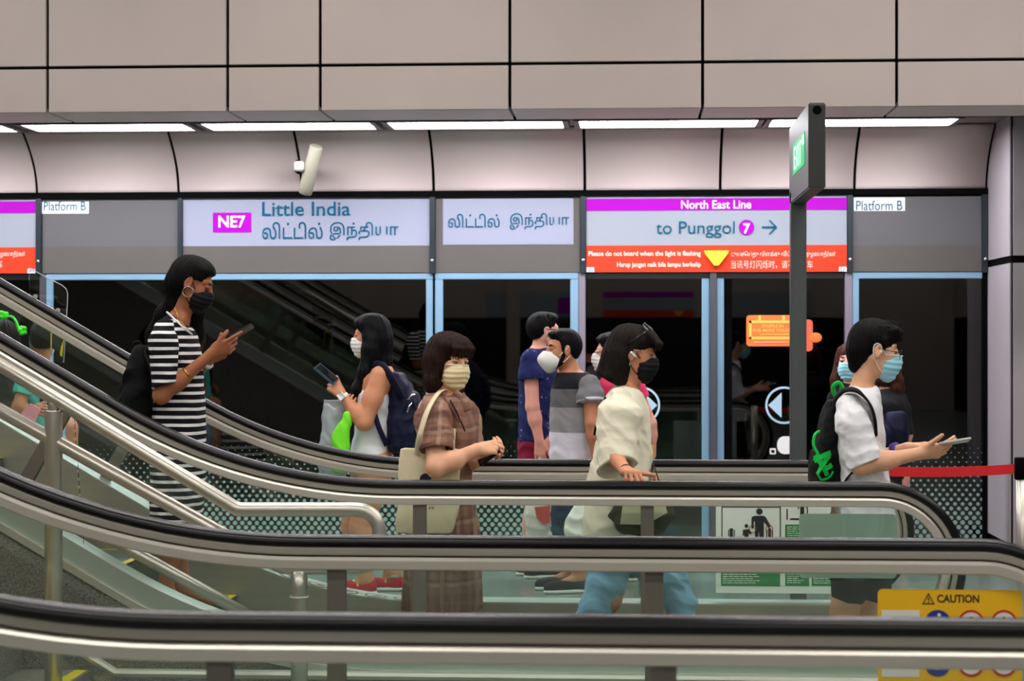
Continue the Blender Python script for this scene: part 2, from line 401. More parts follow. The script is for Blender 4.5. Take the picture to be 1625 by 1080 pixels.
# the opposite platform wall, behind the camera (seen mirrored in the door glass)
MB().box(-12, 12, -14.2, -14, 0, 4.7).struct('wall_opposite', M_FASCIA)
MB().box(-12, 12, -14.02, -13.97, 0, 2.05).struct('wall_opposite_doors', mat('opposite_dark', (16, 18, 18), .2))
for a, b in ((5.0, 7.1), (-2.75, -2.45), (-6.2, -5.6)):
    MB().box(a, b, -13.97, -13.9, 0, 4.7).struct('wall_opposite_pillar', M_FASCIA)
for i, (a, b, m_) in enumerate(((-.6, 1.4, M_LAV2), (-3.2, -1.0, M_LAV2), (2.2, 4.0, M_LAV2))):
    o = MB().box(a, b, -13.98, -13.95, 2.06, 2.62).struct('wall_opposite_sign_%d' % i, m_)
    if i == 0:
        MB().box(a, b, -13.95, -13.945, 2.06, 2.22).build('red_band', M_RED, o); MB().box(a, b, -13.95, -13.945, 2.5, 2.62).build('purple_band', M_PURPLE, o)
        MB().prism([(.95, 2.19), (1.2, 2.19), (1.075, 2.08)], -13.945, -13.93).build('yellow_triangle', M_YEL, o)
    if i == 1: MB().box(-1.6, -1.25, -13.95, -13.945, 2.14, 2.5).build('purple_plate', M_PURPLE, o)
# ------------------------------------------------------------------ strip lamps, then added fill panels
M_LAMP = emitter('platform_lamp_diffuser', (248, 247, 252), PLATFORM_LAMP)
M_HALL = emitter('hall_fill_diffuser', (255, 250, 246), HALL_FILL)
LG = 'platform strip lamps under the soffit'
lamps = ((-560, -275, 'strip lamp beyond the left edge of the frame'), (-268, 20, 'strip lamp cut off by the left edge of the photo'), (27, 305, 'strip lamp above the left grey Platform B header'), (313, 597, 'strip lamp above the column speaker'),
         (609, 898, 'strip lamp above the small Tamil name sign'), (914, 1205, 'strip lamp above the purple-topped direction sign'), (1222, 1517, 'strip lamp partly behind the green exit sign'), (1530, 1820, 'strip lamp beyond the column'))
for a, b, lb in lamps:
    if b > 1700 or a < -400: continue
    X0, X1 = PX(a, 13.3), PX(b, 13.55); z = 3.06
    r = empty('strip_lamp', ((X0 + X1) / 2, 13.53, z), 'white fluorescent ' + lb, 'lamp', LG)
    MB().box(X0 + .02, X1 - .02, 13.32, 13.74, z, z + .02).build('diffuser', M_LAMP, r)
    mb = MB()
    mb.box(X0, X1, 13.28, 13.32, z - .012, z + .05); mb.box(X0, X1, 13.74, 13.78, z - .012, z + .05)
    mb.box(X0 - .02, X0 + .02, 13.28, 13.78, z - .012, z + .05); mb.box(X1 - .02, X1 + .02, 13.28, 13.78, z - .012, z + .05)
    mb.build('frame', mat('lamp_frame', (118, 110, 108), .5), r)
k = 0
for y, xs in ((-12.2, (-6, -2, 2, 6)), (-9, (-5, 0, 5)), (-1.0, (-5, -1.7, 1.7, 5)), (3.6, (-5, -1.7, 1.7, 5)), (7.6, (-5, -1.7, 1.7, 5)), (10.2, (-5.0, -1.7, 1.7, 5.0))):  # unseen panels added for general light; rear rows brighten the opposite wall
    for x in xs:
        r = empty('added_fill_light', (x, y, 4.66), 'added unseen fill light panel high under the hall ceiling', 'lamp', 'added hall fill lights')
        MB().box(x - 1.2, x + 1.2, y - .2, y + .2, 4.63, 4.66).build('diffuser', M_HALL, r)
        MB().box(x - 1.25, x + 1.25, y - .25, y + .25, 4.655, 4.71).build('frame', MATS['lamp_frame'], r)
# ------------------------------------------------------------------ header signs
def panel(name, x0, x1, y0, y1, m, label, cat='sign', yo=0.0, group=None):
    xm = (x0 + x1) / 2
    r = empty(name, (XD(xm), YD + yo, ZT(y1)), label, cat, group)
    MB().box(XD(x0), XD(x1), YD + yo, YD + yo + .04, ZT(y1), ZT(y0)).build('panel', m, r)
    return r
def vinyl(x0, x1, y0, y1, m, r, name, d=.004, yo=0.0):
    return MB().box(XD(x0), XD(x1), YD + yo - d, YD + yo - d + .003, ZT(y1), ZT(y0)).build(name, m, r)
r = panel('header_panel', 67.5, 282.5, 312, 432, M_GREYP, 'plain grey header panel with a white Platform B plate, left of the station name')
vinyl(67.5, 282.5, 389, 432, M_GREYP2, r, 'lower_strip'); vinyl(66.5, 141, 317, 336, M_WHITE, r, 'plate')
ptext('Platform B', 69.5, 136, 319.5, 334, YD - .006, M_TEAL, r, bold=.006)
r = panel('header_panel', 1353.5, 1557.5, 314, 432, M_GREYP, 'plain grey header panel with a white Platform B plate, beside the right column')
vinyl(1353.5, 1557.5, 391, 432, M_GREYP2, r, 'lower_strip'); vinyl(1355, 1436, 316, 337, M_WHITE, r, 'plate')
ptext('Platform B', 1358.5, 1432, 318, 333.5, YD - .006, M_TEAL, r, bold=.006)
r = panel('station_name_sign', 290.5, 681.5, 312, 432, M_LAV, 'wide pale station sign reading NE7 Little India in English and Tamil')
vinyl(290.5, 681.5, 389, 432, M_GREYP2, r, 'lower_strip'); vinyl(338, 399, 335.5, 367, M_PURPLE, r, 'number_plate')
ptext('NE7', 346.5, 389.5, 342, 361, YD - .008, M_WHITE, r, bold=.02)
ptext('Little India', 416, 556, 320, 342.5, YD - .006, M_TEAL, r, bold=.009)
TA = '\u0bb2\u0bbf\u0b9f\u0bcd\u0b9f\u0bbf\u0bb2\u0bcd'; TB = '\u0b87\u0ba8\u0bcd\u0ba4\u0bbf\u0baf\u0bbe'
ptext(TA, 416, 512, 352, 379, YD - .006, M_TEAL, r, bold=.006); ptext(TB, 523, 632, 352, 381, YD - .006, M_TEAL, r, bold=.006)
r = panel('tamil_name_sign', 691.5, 920.5, 312, 432, M_GREYP2, 'narrower sign with only the Tamil station name on a pale plate')
vinyl(703, 910, 315, 388, M_LAV, r, 'plate')
ptext(TA, 711, 793, 339, 361, YD - .009, M_TEAL, r, bold=.006); ptext(TB, 809, 903, 338, 364, YD - .009, M_TEAL, r, bold=.006)
def line_sign(off, label, full=True):
    r = panel('direction_sign', 930.5 + off, 1343.5 + off, 312, 432, M_LAV2, label, yo=-.01)
    vinyl(930.5 + off, 1343.5 + off, 316, 335, M_PURPLE, r, 'line_band', yo=-.01); vinyl(930.5 + off, 1343.5 + off, 390, 432, M_RED, r, 'warning_band', yo=-.01)
    Y = YD - .018
    ptext('North East Line', 1081 + off, 1192 + off, 317.5, 331, Y, M_WHITE, r, bold=.012)
    ptext('to Punggol', 1041 + off, 1166 + off, 351, 377, Y, M_TEAL, r)
    MB().disc(XD(1184.5 + off), ZT(362), 12 / 211.4, Y, Y + .004).build('number_disc', M_PURPLE, r)
    ptext('7', 1179.5 + off, 1190.5 + off, 354, 370.5, Y - .004, M_WHITE, r, bold=.03)
    a = MB(); cx_, cz_ = XD(1221 + off), ZT(362); u = 1 / 211.4
    a.box(cx_ - 12 * u, cx_ + 10 * u, Y, Y + .002, cz_ - 1.4 * u, cz_ + 1.4 * u)
    for s_ in (1, -1): a.prism([(cx_ + 12 * u, cz_), (cx_ + 1 * u, cz_ + s_ * 11 * u), (cx_ - 1.6 * u, cz_ + s_ * 11 * u), (cx_ + 8.4 * u, cz_)], Y, Y + .002)
    a.build('arrow', M_TEAL, r)
    ptext('Please do not board when the light is flashing', 934 + off, 1112 + off, 398, 408, Y, M_PINKTXT, r, bold=.022)
    ptext('Harap jangan naik bila lampu berkelip', 979 + off, 1112 + off, 415.5, 425.5, Y, M_PINKTXT, r, bold=.022)
    ptext('\u0b9f\u0bc1\u0baf\u0b9a\u0bc6\u0baf\u0bcd\u0ba4\u0bc1 \u0bb5\u0bbf\u0bb3\u0b95\u0bcd\u0b95\u0bc1 \u0bb5\u0bbf\u0b9f\u0bcd\u0b9f\u0bc1', 1161 + off, 1262 + off, 398, 409, Y, M_PINKTXT, r, bold=.01)
    ptext('\u0ba8\u0bc1\u0bb4\u0bc8\u0baf\u0bbe\u0ba4\u0bc0\u0bb0\u0bcd\u0b95\u0bb3\u0bcd', 1279 + off, 1326 + off, 398, 409, Y, M_PINKTXT, r, bold=.01)
    ptext('\u5f53\u8baf\u53f7\u706f\u95ea\u70c1\u65f6\uff0c\u8bf7\u4e0d\u8981\u4e0a\u8f66', 1160 + off, 1290 + off, 413, 426, Y, M_PINKTXT, r)
    for x0, x1, s_ in ((931, 943, 'NP0'), (1331, 1343, '37')):
        vinyl(x0 + off, x1 + off, 424.5, 432, M_WHITE, r, 'number_sticker', d=.01, yo=-.01); ptext(s_, x0 + 2 + off, x1 - 2 + off, 426, 431, YD - .024, M_BLACK, r)
    t = [(1117, 399), (1156, 399), (1154, 404), (1140, 422), (1133, 422), (1119, 404)]
    o = MB().prism([(XD(x + off), ZT(y)) for x, y in t], YD - .05, YD - .01).build('warning_light', mat('yellow_lens', (250, 230, 60), .25, emit=.25), r)
line_sign(0, 'purple-topped direction sign reading to Punggol with an arrow, above the glass doors')
line_sign(-1286, 'purple-topped direction sign cut off at the left edge of the photo')
# ------------------------------------------------------------------ stickers on the doors
M_ICE = mat('ice_blue_vinyl', (176, 206, 226), .5, var=.02)
def arrow_sticker(px, sgn, label):
    c = P(px, 643, YD); Y = YD + .03
    r = empty('arrow_sticker', (c[0], Y, c[2]), label, 'sticker', None)
    MB().ring(c[0], c[2], 26.5 / 211.4, 30 / 211.4, Y, Y + .012).build('ring', M_ICE, r)
    u = 1 / 211.4
    MB().prism([(c[0] + sgn * 24 * u, c[2]), (c[0] - sgn * -4 * u, c[2] + 20 * u), (c[0] - sgn * -4 * u, c[2] - 20 * u)], Y, Y + .012).build('triangle', M_ICE, r)
def arrow2(px, sgn, label):
    c = P(px, 643, YD); Y = YD + .038; u = 1 / 211.4
    r = empty('arrow_sticker', (c[0], Y, c[2]), label, 'sticker', None)
    MB().ring(c[0], c[2], 26.3 * u, 29.6 * u, Y, Y + .008).build('ring', M_ICE, r)
    MB().prism([(c[0] + sgn * 25 * u, c[2]), (c[0] + sgn * 4 * u, c[2] + 20 * u), (c[0] + sgn * 4 * u, c[2] - 20 * u)], Y, Y + .008).build('triangle', M_ICE, r)
arrow2(1018, 1, 'round arrow sticker pointing right on the door behind the woman in cream')
arrow2(1245, -1, 'round arrow sticker pointing left, cut by the exit sign pole')
arrow2(-16, 1, 'round arrow sticker at the left edge behind the steel handrails')
u = 1 / 211.4; Y = YD + .037
c = P(1248, 526, YD); r = empty('orange_sticker', (c[0], Y, c[2] - .12), 'bright orange notice sticker with yellow lettering on the right door leaf', 'sticker')
M_OR = mat('orange_vinyl', (244, 118, 52), .5, var=.03); M_OR2 = mat('coral_vinyl', (240, 96, 66), .5, var=.03); M_OY = mat('light_orange_vinyl', (255, 190, 84), .5, var=.03)
x0, x1 = XD(1185), XD(1276)
MB().prism(rrect(x0, x1, ZT(549), ZT(500), .025), Y, Y + .008).build('backing', M_OR, r)
MB().prism(rrect(XD(1262), XD(1290.5), ZT(557), ZT(507), .03), Y + .001, Y + .008).build('side_patch', M_OR2, r)
bm = bmesh.new(); bmesh.ops.create_uvsphere(bm, u_segments=20, v_segments=10, radius=1)
for v in bm.verts: v.co = Vector((XD(1295) + v.co.x * 10 * u, Y + v.co.y * .004, ZT(535.5) + v.co.z * 8 * u))
MB().bm(bm).build('rounded_tab', M_OR, r, True)
mb = MB()
zb, zt = ZT(538), ZT(508.5)
for p in (rrect(XD(1189), XD(1272), zt - 4 * u, zt, .008), rrect(XD(1189), XD(1272), zb, zb + 4 * u, .008), rrect(XD(1189), XD(1193), zb, zt, .008)): mb.prism(p, Y - .002, Y)
for q in (1206, 1244): mb.box(XD(q - 2), XD(q + 2), Y - .002, Y, zt, ZT(500.5))
mb.build('frame_line', M_OY, r)
ptext('SHUFFLE IN', 1209, 1243, 514.5, 519.5, Y - .003, M_OY, r, bold=.02); ptext('FOR MORE TOGETHER', 1195, 1268, 521.5, 526.5, Y - .003, M_OY, r, bold=.02)
mb = MB(); mb.box(XD(1206), XD(1262), Y - .003, Y - .001, ZT(531), ZT(529.5)); mb.build('small_print', M_OY, r)
mb = MB(); mb.box(XD(1197), XD(1268), Y - .003, Y - .001, ZT(543.5), ZT(541.5)); mb.build('small_print', mat('pale_coral', (250, 160, 130), .5), r)
c = P(1243, 706, YD); r = empty('white_sticker', (c[0], Y, ZT(720)), 'small white rounded sticker low on the right door beside the pole', 'sticker')
mb = MB(); mb.prism(rrect(XD(1234), XD(1262), ZT(719), ZT(691), .055), Y, Y + .008); mb.build('patch', M_WHITE, r)
mb = MB(); mb.prism(rrect(XD(1222), XD(1232), ZT(719.5), ZT(710), .008), Y - .001, Y + .008); mb.build('tab', M_WHITE, r)
MB().box(XD(1224.5), XD(1229.5), Y - .003, Y, ZT(717), ZT(712.5)).build('dark_patch', M_BLACK, r)
# ------------------------------------------------------------------ column speaker on the cove
a = P(502, 232, 13.95); b = P(484, 306, 14.14)
r = empty('column_speaker', (a + b) / 2, 'slim cream column speaker tilted on the curved wall', 'speaker')
d = (b - a) / np.linalg.norm(b - a)
pr = [(0, .0), (0, .046), (.006, .050), (.3, .053), (.366, .052), (.372, .048), (.372, 0)]
V = []; F = []; K = 20; L_ = np.linalg.norm(b - a); ux = np.cross(d, (0, 1, 0)); ux /= np.linalg.norm(ux); uy = np.cross(d, ux)
pr = [(t / .372 * L_ if t > 0 else t, q) for t, q in pr]
for t, q in pr:
    for k in range(K): V.append(a + d * t + q * (math.cos(2 * math.pi * k / K) * ux + 0.8 * math.sin(2 * math.pi * k / K) * uy))
for i in range(len(pr) - 1):
    for k in range(K): F.append((i * K + k, i * K + (k + 1) % K, (i + 1) * K + (k + 1) % K, (i + 1) * K + k))
mesh_obj('housing', V, F, M_CREAMB, r, False).data.polygons.foreach_set('use_smooth', [False] * K + [True] * (K * 4) + [False] * K)
c = P(477, 267, 14.2)
MB().box(c[0] - .015, c[0] + .06, 14.0, 14.42, c[2] - .035, c[2] + .035, .008).build('bracket', mat('bracket_grey', (150, 148, 142), .4, metal=.5), r)
MB().box(c[0] - .02, c[0] + .015, 14.05, 14.2, c[2] - .045, c[2] + .05, .008).build('clamp', M_BLACK, r)
# ------------------------------------------------------------------ exit sign on its pole
X0, X1 = .877, .962
r = empty('exit_sign', ((X0 + X1) / 2, 10.67, 0), 'grey exit sign box with lit green EXIT panel on a tall grey pole', 'sign')
M_POLE = mat('grey_pole_paint', (82, 88, 88), .4, metal=.4, var=.06, nscale=14, bump=.05)
MB().box(X0, X1, 10.63, 10.73, 0, 2.36, .004).build('pole', M_POLE, r)
MB().box(X0 - .06, X1 + .06, 10.55, 10.81, 0, .015, .004).build('base_plate', M_POLE, r)
MB().box(X0, X1, 9.6, 10.75, 2.29, 2.712, .006).build('housing', M_POLE, r)
MB().box(X0 + .004, X1 - .004, 9.597, 9.6, 2.3, 2.70).build('end_cap', mat('dark_end_cap', (40, 42, 42), .6), r)
MB().disc((X0 + X1) / 2, 2.675, .022, 9.594, 9.6).build('end_hole', M_BLACK, r)
MB().box(X0 - .004, X0, 9.78, 10.46, 2.425, 2.59).build('exit_panel', M_EXITG, r)
text('EXIT', 10.36, 9.93, 2.445, 2.565, X0 - .006, M_EXITW, r, plane='yz')
MB().box(X0 - .007, X0 - .004, 9.785, 9.86, 2.53, 2.575).build('arrow', M_EXITW, r)
# ------------------------------------------------------------------ belt barrier
r = empty('belt_barrier_post', (PX(1622, 10.1), 10.1, 0), 'steel belt barrier post standing before the right column', 'barrier')
q = r.location.x
bm = bmesh.new()
mb = MB().tube([(q, 10.1, .02), (q, 10.1, .92)], .032, 18); mb.build('tube', M_TUBE, r, True)
mb = MB().tube([(q, 10.1, .0), (q, 10.1, .012), (q, 10.1, .03), (q, 10.1, .05)], [.15, .15, .11, .04], 28); mb.build('foot', M_STEEL2, r, True)
mb = MB().tube([(q, 10.1, .825), (q, 10.1, .83), (q, 10.1, .93), (q, 10.1, .937)], [.036, .04, .04, .036], 20); mb.build('cassette', M_BLACK, r, True)
q2 = PX(1372, 10.1)
r2 = empty('belt_barrier_post', (q2, 10.1, 0), 'steel belt barrier post hidden behind the man in the white shirt', 'barrier')
MB().tube([(q2, 10.1, .02), (q2, 10.1, .90)], .032, 18).build('tube', M_TUBE, r2, True)
MB().tube([(q2, 10.1, .0), (q2, 10.1, .012), (q2, 10.1, .03), (q2, 10.1, .05)], [.15, .15, .11, .04], 28).build('foot', M_STEEL2, r2, True)
V = []; F = []; K = 12
for k in range(K + 1):
    t = k / K; x = q2 + .02 + (q - .03 - q2 - .02) * t; sag = -.012 * 4 * t * (1 - t)
    for y in (10.098, 10.102):
        for z in (.848, .898): V.append((x, y, z + sag + .012 * (t - .5)))
for k in range(K):
    a = 4 * k; b = a + 4; F += [(a, b, b + 1, a + 1), (a + 2, a + 3, b + 3, b + 2), (a, a + 2, b + 2, b), (a + 1, b + 1, b + 3, a + 3)]
o = mesh_obj('barrier_belt', V, F, mat('red_webbing', (226, 26, 34), .6, var=.05, nscale=40)); tag(o, 'red webbing belt stretched to the steel post at the right', 'belt')
# ------------------------------------------------------------------ escalators
X0E, RE, AE = -1.0, 2.4, math.radians(30)
HR = .94; XN, RN = 1.06, .36
XT = -6.6
def rise(x):
    if x >= X0E: return 0.0
    d = X0E - x; dl = RE * math.sin(AE)
    if d <= dl: return RE - math.sqrt(RE * RE - d * d)
    return RE * (1 - math.cos(AE)) + (d - dl) * math.tan(AE)
def slope(x):
    if x >= X0E: return 0.0
    d = X0E - x; dl = RE * math.sin(AE)
    return d / math.sqrt(RE * RE - d * d) if d <= dl else math.tan(AE)
XS = [XT, -5.6, -4.6, -3.6, -2.8, -2.3] + [X0E - RE * math.sin(AE) * (1 - k / 14) for k in range(0, 15)] + [-.5, 0, .5, XN]
XS = sorted(set(round(x, 4) for x in XS))
def rail_pt(x, n):
    s = slope(x); l = math.hypot(s, 1)
    return (x - n * s / l, HR + rise(x) - n / l)
def rail_path(n, newel=True, xa=XT, xb=XN):
    p = [rail_pt(x, n) for x in XS if xa <= x <= xb]
    if newel:
        for k in range(1, 25):
            a = math.radians(90 - 180 * k / 24); p.append((XN + (RN - n) * math.cos(a), HR - RN + (RN - n) * math.sin(a)))
        p += [(XN - .04, HR - 2 * RN + n)]
    return p
def sweep(sec, y, name, m, parent, newel=True):
    """sec: list of (n, lateral) of a closed section, swept along the balustrade"""
    V = []; F = []; cols = [rail_path(n_, newel) for n_, _ in sec]; K = len(sec); Np = len(cols[0])
    for i in range(Np):
        for k in range(K): V.append((cols[k][i][0], y + sec[k][1], cols[k][i][1]))
    for i in range(Np - 1):
        for k in range(K): F.append((i * K + k, i * K + (k + 1) % K, (i + 1) * K + (k + 1) % K, (i + 1) * K + k))
    F += [tuple(range(K)), tuple(range((Np - 1) * K, Np * K))]
    o = mesh_obj(name, V, F, m, parent, False)
    return o
SEC_HAND = [(.006, -.034), (.001, -.022), (0, 0), (.001, .022), (.006, .034), (.016, .041), (.028, .041), (.037, .034), (.037, .02), (.037, -.02), (.037, -.034), (.028, -.041), (.016, -.041)]
def box_sec(n0, n1, w, b=.004): return [(n0 + b, -w), (n0, -w + b), (n0, w - b), (n0 + b, w), (n1 - b, w), (n1, w - b), (n1, -w + b), (n1 - b, -w)]
def strip(zoff0, zoff1, y0, y1, name, m, parent, x0=XT, x1=1.28, floor0=False):
    xs = [x for x in XS if x0 <= x <= x1] + [x1]
    V = []; F = []
    for x in xs:
        za = 0.0 if floor0 else zoff0 + rise(x); zb = zoff1 + rise(x)
        V += [(x, y0, za), (x, y1, za), (x, y1, zb), (x, y0, zb)]
    for i in range(len(xs) - 1):
        for k in range(4): F.append((4 * i + k, 4 * i + (k + 1) % 4, 4 * i + 4 + (k + 1) % 4, 4 * i + 4 + k))
    F += [(0, 1, 2, 3), tuple(len(V) - 4 + k for k in range(4))]
    return mesh_obj(name, V, F, m, parent)
JOINTS = [XT + .1, -5.3, -4.4, -3.4, -2.38, -.905, .073]
ZDK = .23
def balustrade(root, y, inner):
    """inner: +1 if the steps lie towards +y of this side, -1 otherwise"""
    h = sweep(SEC_HAND, y, 'handrail', M_RUBBER, root); h.data.polygons.foreach_set('use_smooth', [True] * len(h.data.polygons))
    sweep(box_sec(.035, .060, .037), y, 'handrail_guide', M_STEEL2, root)
    sweep(box_sec(.059, .066, .018, .001), y, 'shadow_gap', M_BLACK, root)
    sweep([(.076, -.042), (.066, -.032), (.065, -.028), (.065, .028), (.066, .032), (.076, .042), (.101, .042), (.105, .038), (.105, -.038), (.101, -.042)], y, 'rail_profile', M_STEEL, root)
    edges = JOINTS + [None]
    for i in range(len(JOINTS)):
        xa = JOINTS[i]; xb = JOINTS[i + 1] if i + 1 < len(JOINTS) else XN
        xs = [xa + .004] + [x for x in XS if xa + .01 < x < xb - .01] + [xb - (.004 if i + 1 < len(JOINTS) else 0)]
        top = [rail_pt(x, .098) for x in xs]
        if i + 1 == len(JOINTS):
            for k in range(1, 19):
                a = math.radians(90 - 180 * k / 18); top.append((XN + (RN - .098) * math.cos(a), HR - RN + (RN - .098) * math.sin(a)))
            bot = [(XN - .06, HR - 2 * RN + .1), (XN - .1, ZDK - .01)] + [(x, ZDK - .01 + rise(x)) for x in reversed(xs) if x < XN - .12]
        else: bot = [(x + .0 * slope(x), ZDK - .01 + rise(x)) for x in reversed(xs)]
        if i + 1 < len(JOINTS):   # joints run square to the rail
            pass
        MB().prism(top + bot, y - .005, y + .005).build('glass_panel', M_GLASS, root)
    for xj in JOINTS[1:]:
        a = np.array(rail_pt(xj, .1)); s_ = slope(xj); l = math.hypot(s_, 1); nn = np.array((s_, 1)) / l; tt = np.array((1, -s_)) / l
        L_ = (a[1] - (ZDK - .02 + rise(xj))) / nn[1] * .93; b = a - nn * L_
        w_ = .028
        MB().prism([tuple(a - tt * w_), tuple(a + tt * w_), tuple(b + tt * w_), tuple(b - tt * w_)], y - .02, y + .02).build('glass_post', M_STEELD, root)
    yi = y + inner * (.12 if inner < 0 else .075); yo = y - inner * .065
    strip(ZDK - .03, ZDK, min(yi, yo), max(yi, yo), 'deck', M_DECK, root)
    strip(ZDK - .45, ZDK - .005, yi - .004, yi + .004, 'skirt_panel', M_STEEL2, root, x1=1.2)
    strip(ZDK - .10, ZDK - .03, min(yo, yo + inner * .01), max(yo, yo + inner * .01), 'side_cladding', M_DECK, root)
    strip(ZDK - .135, ZDK - .10, min(yo - inner * .02, yo + inner * .02), max(yo - inner * .02, yo + inner * .02), 'side_bar', M_STEEL, root)
    strip(0, ZDK - .13, min(yo, yo + inner * .03), max(yo, yo + inner * .03), 'side_wall', M_GRANITE, root, floor0=True)
def escalator(label, yn, yf):
    root = empty('escalator', (1.3, (yn + yf) / 2, 0), label, 'escalator')
    balustrade(root, yn, 1); balustrade(root, yf, -1)
    ya, yb = yn + .085, yf - .13
    p0 = None; stepn = 0; x = .42
    while x > -6.2:
        zc = rise(x - .1); zl = rise(x - .5)
        b = MB()
        b.box(x - .4, x, ya, yb, zc - .30, zc - .03); b.box(x - .4, x - .001, ya, yb, zc - .03, zc, .004)
        o = b.build('step', M_TREAD, root)
        l = MB(); e = .0015
        l.box(x - .4, x, ya + .0, ya + .03, zc, zc + e); l.box(x - .4, x, yb - .03, yb, zc, zc + e); l.box(x - .035, x, ya + .03, yb - .03, zc, zc + e)
        l.build('edge_line', M_YLINE, o)
        x -= .4; stepn += 1
    MB().box(.42, .60, ya, yb, -.01, .012, .004).build('comb_plate', mat('comb_yellow', (190, 170, 60), .5, metal=.3), root)
    MB().box(.60, 2.2, yn - .05, yf + .05, 0, .01).build('landing_plate', m_tr2, root)
    return root
m_tr2 = mat('ribbed_landing_plate', (120, 122, 116), .45, metal=.6, var=.1, nscale=60, stretch=(1, 20, 1))
YR1, YR2, YR3, YR4 = 9.78, 8.29, 5.93, 4.23
EA = escalator('escalator carrying the four riders, descending from the left to the platform', YR2, YR1)
EB = escalator('empty escalator in the blurred foreground with the yellow CAUTION sign', YR4, YR3)
# round prohibition stickers along the far deck of the riders' escalator
M_STK = mat('sticker_white', (232, 236, 232), .5); M_STR = mat('sticker_red', (176, 30, 40), .5)
for k in range(6):
    x = -1.72 + k * .145
    def flat(pts): return [(x + a, YR1 - .06 + b * .9, ZDK + rise(x + a) + .002) for a, b in pts]
    def flatring(r0, r1, nn=24):
        V = []; F = []
        for i in range(nn):
            t = 2 * math.pi * i / nn
            for r_ in (r0, r1): V += flat([(r_ * math.cos(t), r_ * math.sin(t))])
        for i in range(nn): a = 2 * i; b = 2 * ((i + 1) % nn); F.append((a, a + 1, b + 1, b))
        return V, F
    V, F = flatring(0.0, .058); s_ = mesh_obj('round_sticker', V, F, M_STK, EA)
    V, F = flatring(.045, .057); V = [(a, b, c + .001) for a, b, c in V]; mesh_obj('red_ring', V, F, M_STR, s_)
    V = [(a, b, c + .001) for a, b, c in flat([(-.025, -.012), (.03, -.006), (.03, .012), (-.005, .02)])]; mesh_obj('symbol', V, [(0, 1, 2, 3)], M_BLACK, s_)
# ------------------------------------------------------------------ things stuck on the glass
def glass_rect(name, x0, x1, y0, y1, Y, m, label, cat, r=.012, th=.003):
    c = P((x0 + x1) / 2, y1, Y)
    o = empty(name, c, label, cat)
    MB().prism(rrect(P(x0, y0, Y)[0], P(x1, y0, Y)[0], P((x0 + x1) / 2, y1, Y)[2], P((x0 + x1) / 2, y0, Y)[2], r), Y, Y + th).build('sheet', m, o)
    return o
Y = YR2 + .0055
glass_rect('sticker_back', 1268, 1423, 815, 917, Y, M_FROST, 'grey green back of a large sticker on the glass below the man in white', 'sticker', .02)
# safety poster
Y = YR1 - .0095
pw = mat('poster_paper', (248, 254, 246), .5, var=.02, nscale=30); pg = mat('poster_green', (22, 140, 72), .5, var=.04); pk = mat('poster_black', (18, 20, 20), .5); pr_ = mat('poster_red', (190, 60, 60), .5); py_ = mat('poster_yellow', (214, 186, 20), .5)
o = glass_rect('safety_poster', 1136, 1335, 792, 941, Y, pw, 'white escalator safety poster with black figures and green text blocks on glass', 'poster', .002)
u = Y / FPX
def pq(x, y): p = P(x, y, Y); return (p[0], p[2])
def q(mb, x0, x1, y0, y1): a = pq(x0, y1); b = pq(x1, y0); mb.box(a[0], b[0], Y - .002, Y, a[1], b[1])
mb = MB(); q(mb, 1145.5, 1238, 797, 803); mb.build('yellow_band', py_, o)
mb = MB(); q(mb, 1145, 1146.5, 797, 905); q(mb, 1237.5, 1239, 797, 905); q(mb, 1145, 1239, 803, 804.5); mb.build('frame_line', pk, o)
mb = MB(); c = pq(1205, 811); mb.disc(c[0], c[1], 5 * u, Y - .003, Y - .001, 20)
mb.prism([pq(*t) for t in ((1194, 819), (1198, 818), (1212, 818), (1215, 820), (1223, 834), (1220, 838), (1212, 827), (1212, 860), (1206, 860), (1204, 842), (1203, 860), (1198, 860), (1198, 827), (1196, 827), (1196, 838), (1192.5, 838), (1192.5, 822))], Y - .003, Y - .001)
c = pq(1184.5, 834); mb.disc(c[0], c[1], 3 * u, Y - .003, Y - .001, 16)
mb.prism([pq(*t) for t in ((1179, 840), (1189, 839), (1193, 845), (1191, 848), (1188, 845), (1188, 862), (1181, 862), (1181, 848), (1178.5, 850))], Y - .003, Y - .001)
for a_, b_, c_ in ((1155.5, 1157, 840), (1158, 1163, 838), (1164.5, 1166, 840), (1216, 1217.5, 840), (1219, 1223.5, 838), (1225, 1226.5, 840)): q(mb, a_, b_, c_, 880)
mb.build('figures', pk, o)
mb = MB()
for a_ in (1194.5, 1220.5): c = pq(a_, 838.5); mb.ring(c[0], c[1], 5.2 * u, 6.1 * u, Y - .005, Y - .003, 24)
mb.build('red_rings', pr_, o)
mb = MB(); q(mb, 1248, 1250, 807, 824); q(mb, 1254, 1276, 822, 824.5); q(mb, 1266, 1268, 800, 807); q(mb, 1270, 1276, 799, 820)
mb.prism([pq(*t) for t in ((1276, 799), (1282, 805), (1282, 818), (1280.5, 818), (1280.5, 806), (1275, 801))], Y - .003, Y - .001)
mb.build('step_symbols', pk, o)
for i, (a_, b_, c_, d_) in enumerate(((1144, 1238, 880, 929), (1246, 1284, 832, 929), (1288, 1326, 870, 929))):
    mb = MB(); q(mb, a_, b_, c_, d_); g_ = mb.build('text_block', pg, o)
    mb = MB(); rr = random.Random(i); yy = c_ + 3
    while yy < d_ - 4:
        xx = a_ + 3
        wmax = b_ - 4 - rr.random() * (b_ - a_) * .45
        while xx < wmax:
            l_ = 2 + rr.random() * 7; a2 = pq(xx, yy + 1.1); b2 = pq(min(xx + l_, b_ - 3), yy); mb.box(a2[0], b2[0], Y - .003, Y - .002, a2[1], b2[1]); xx += l_ + 1.3
        yy += 3.4
    mb.build('small_print', pw, g_)
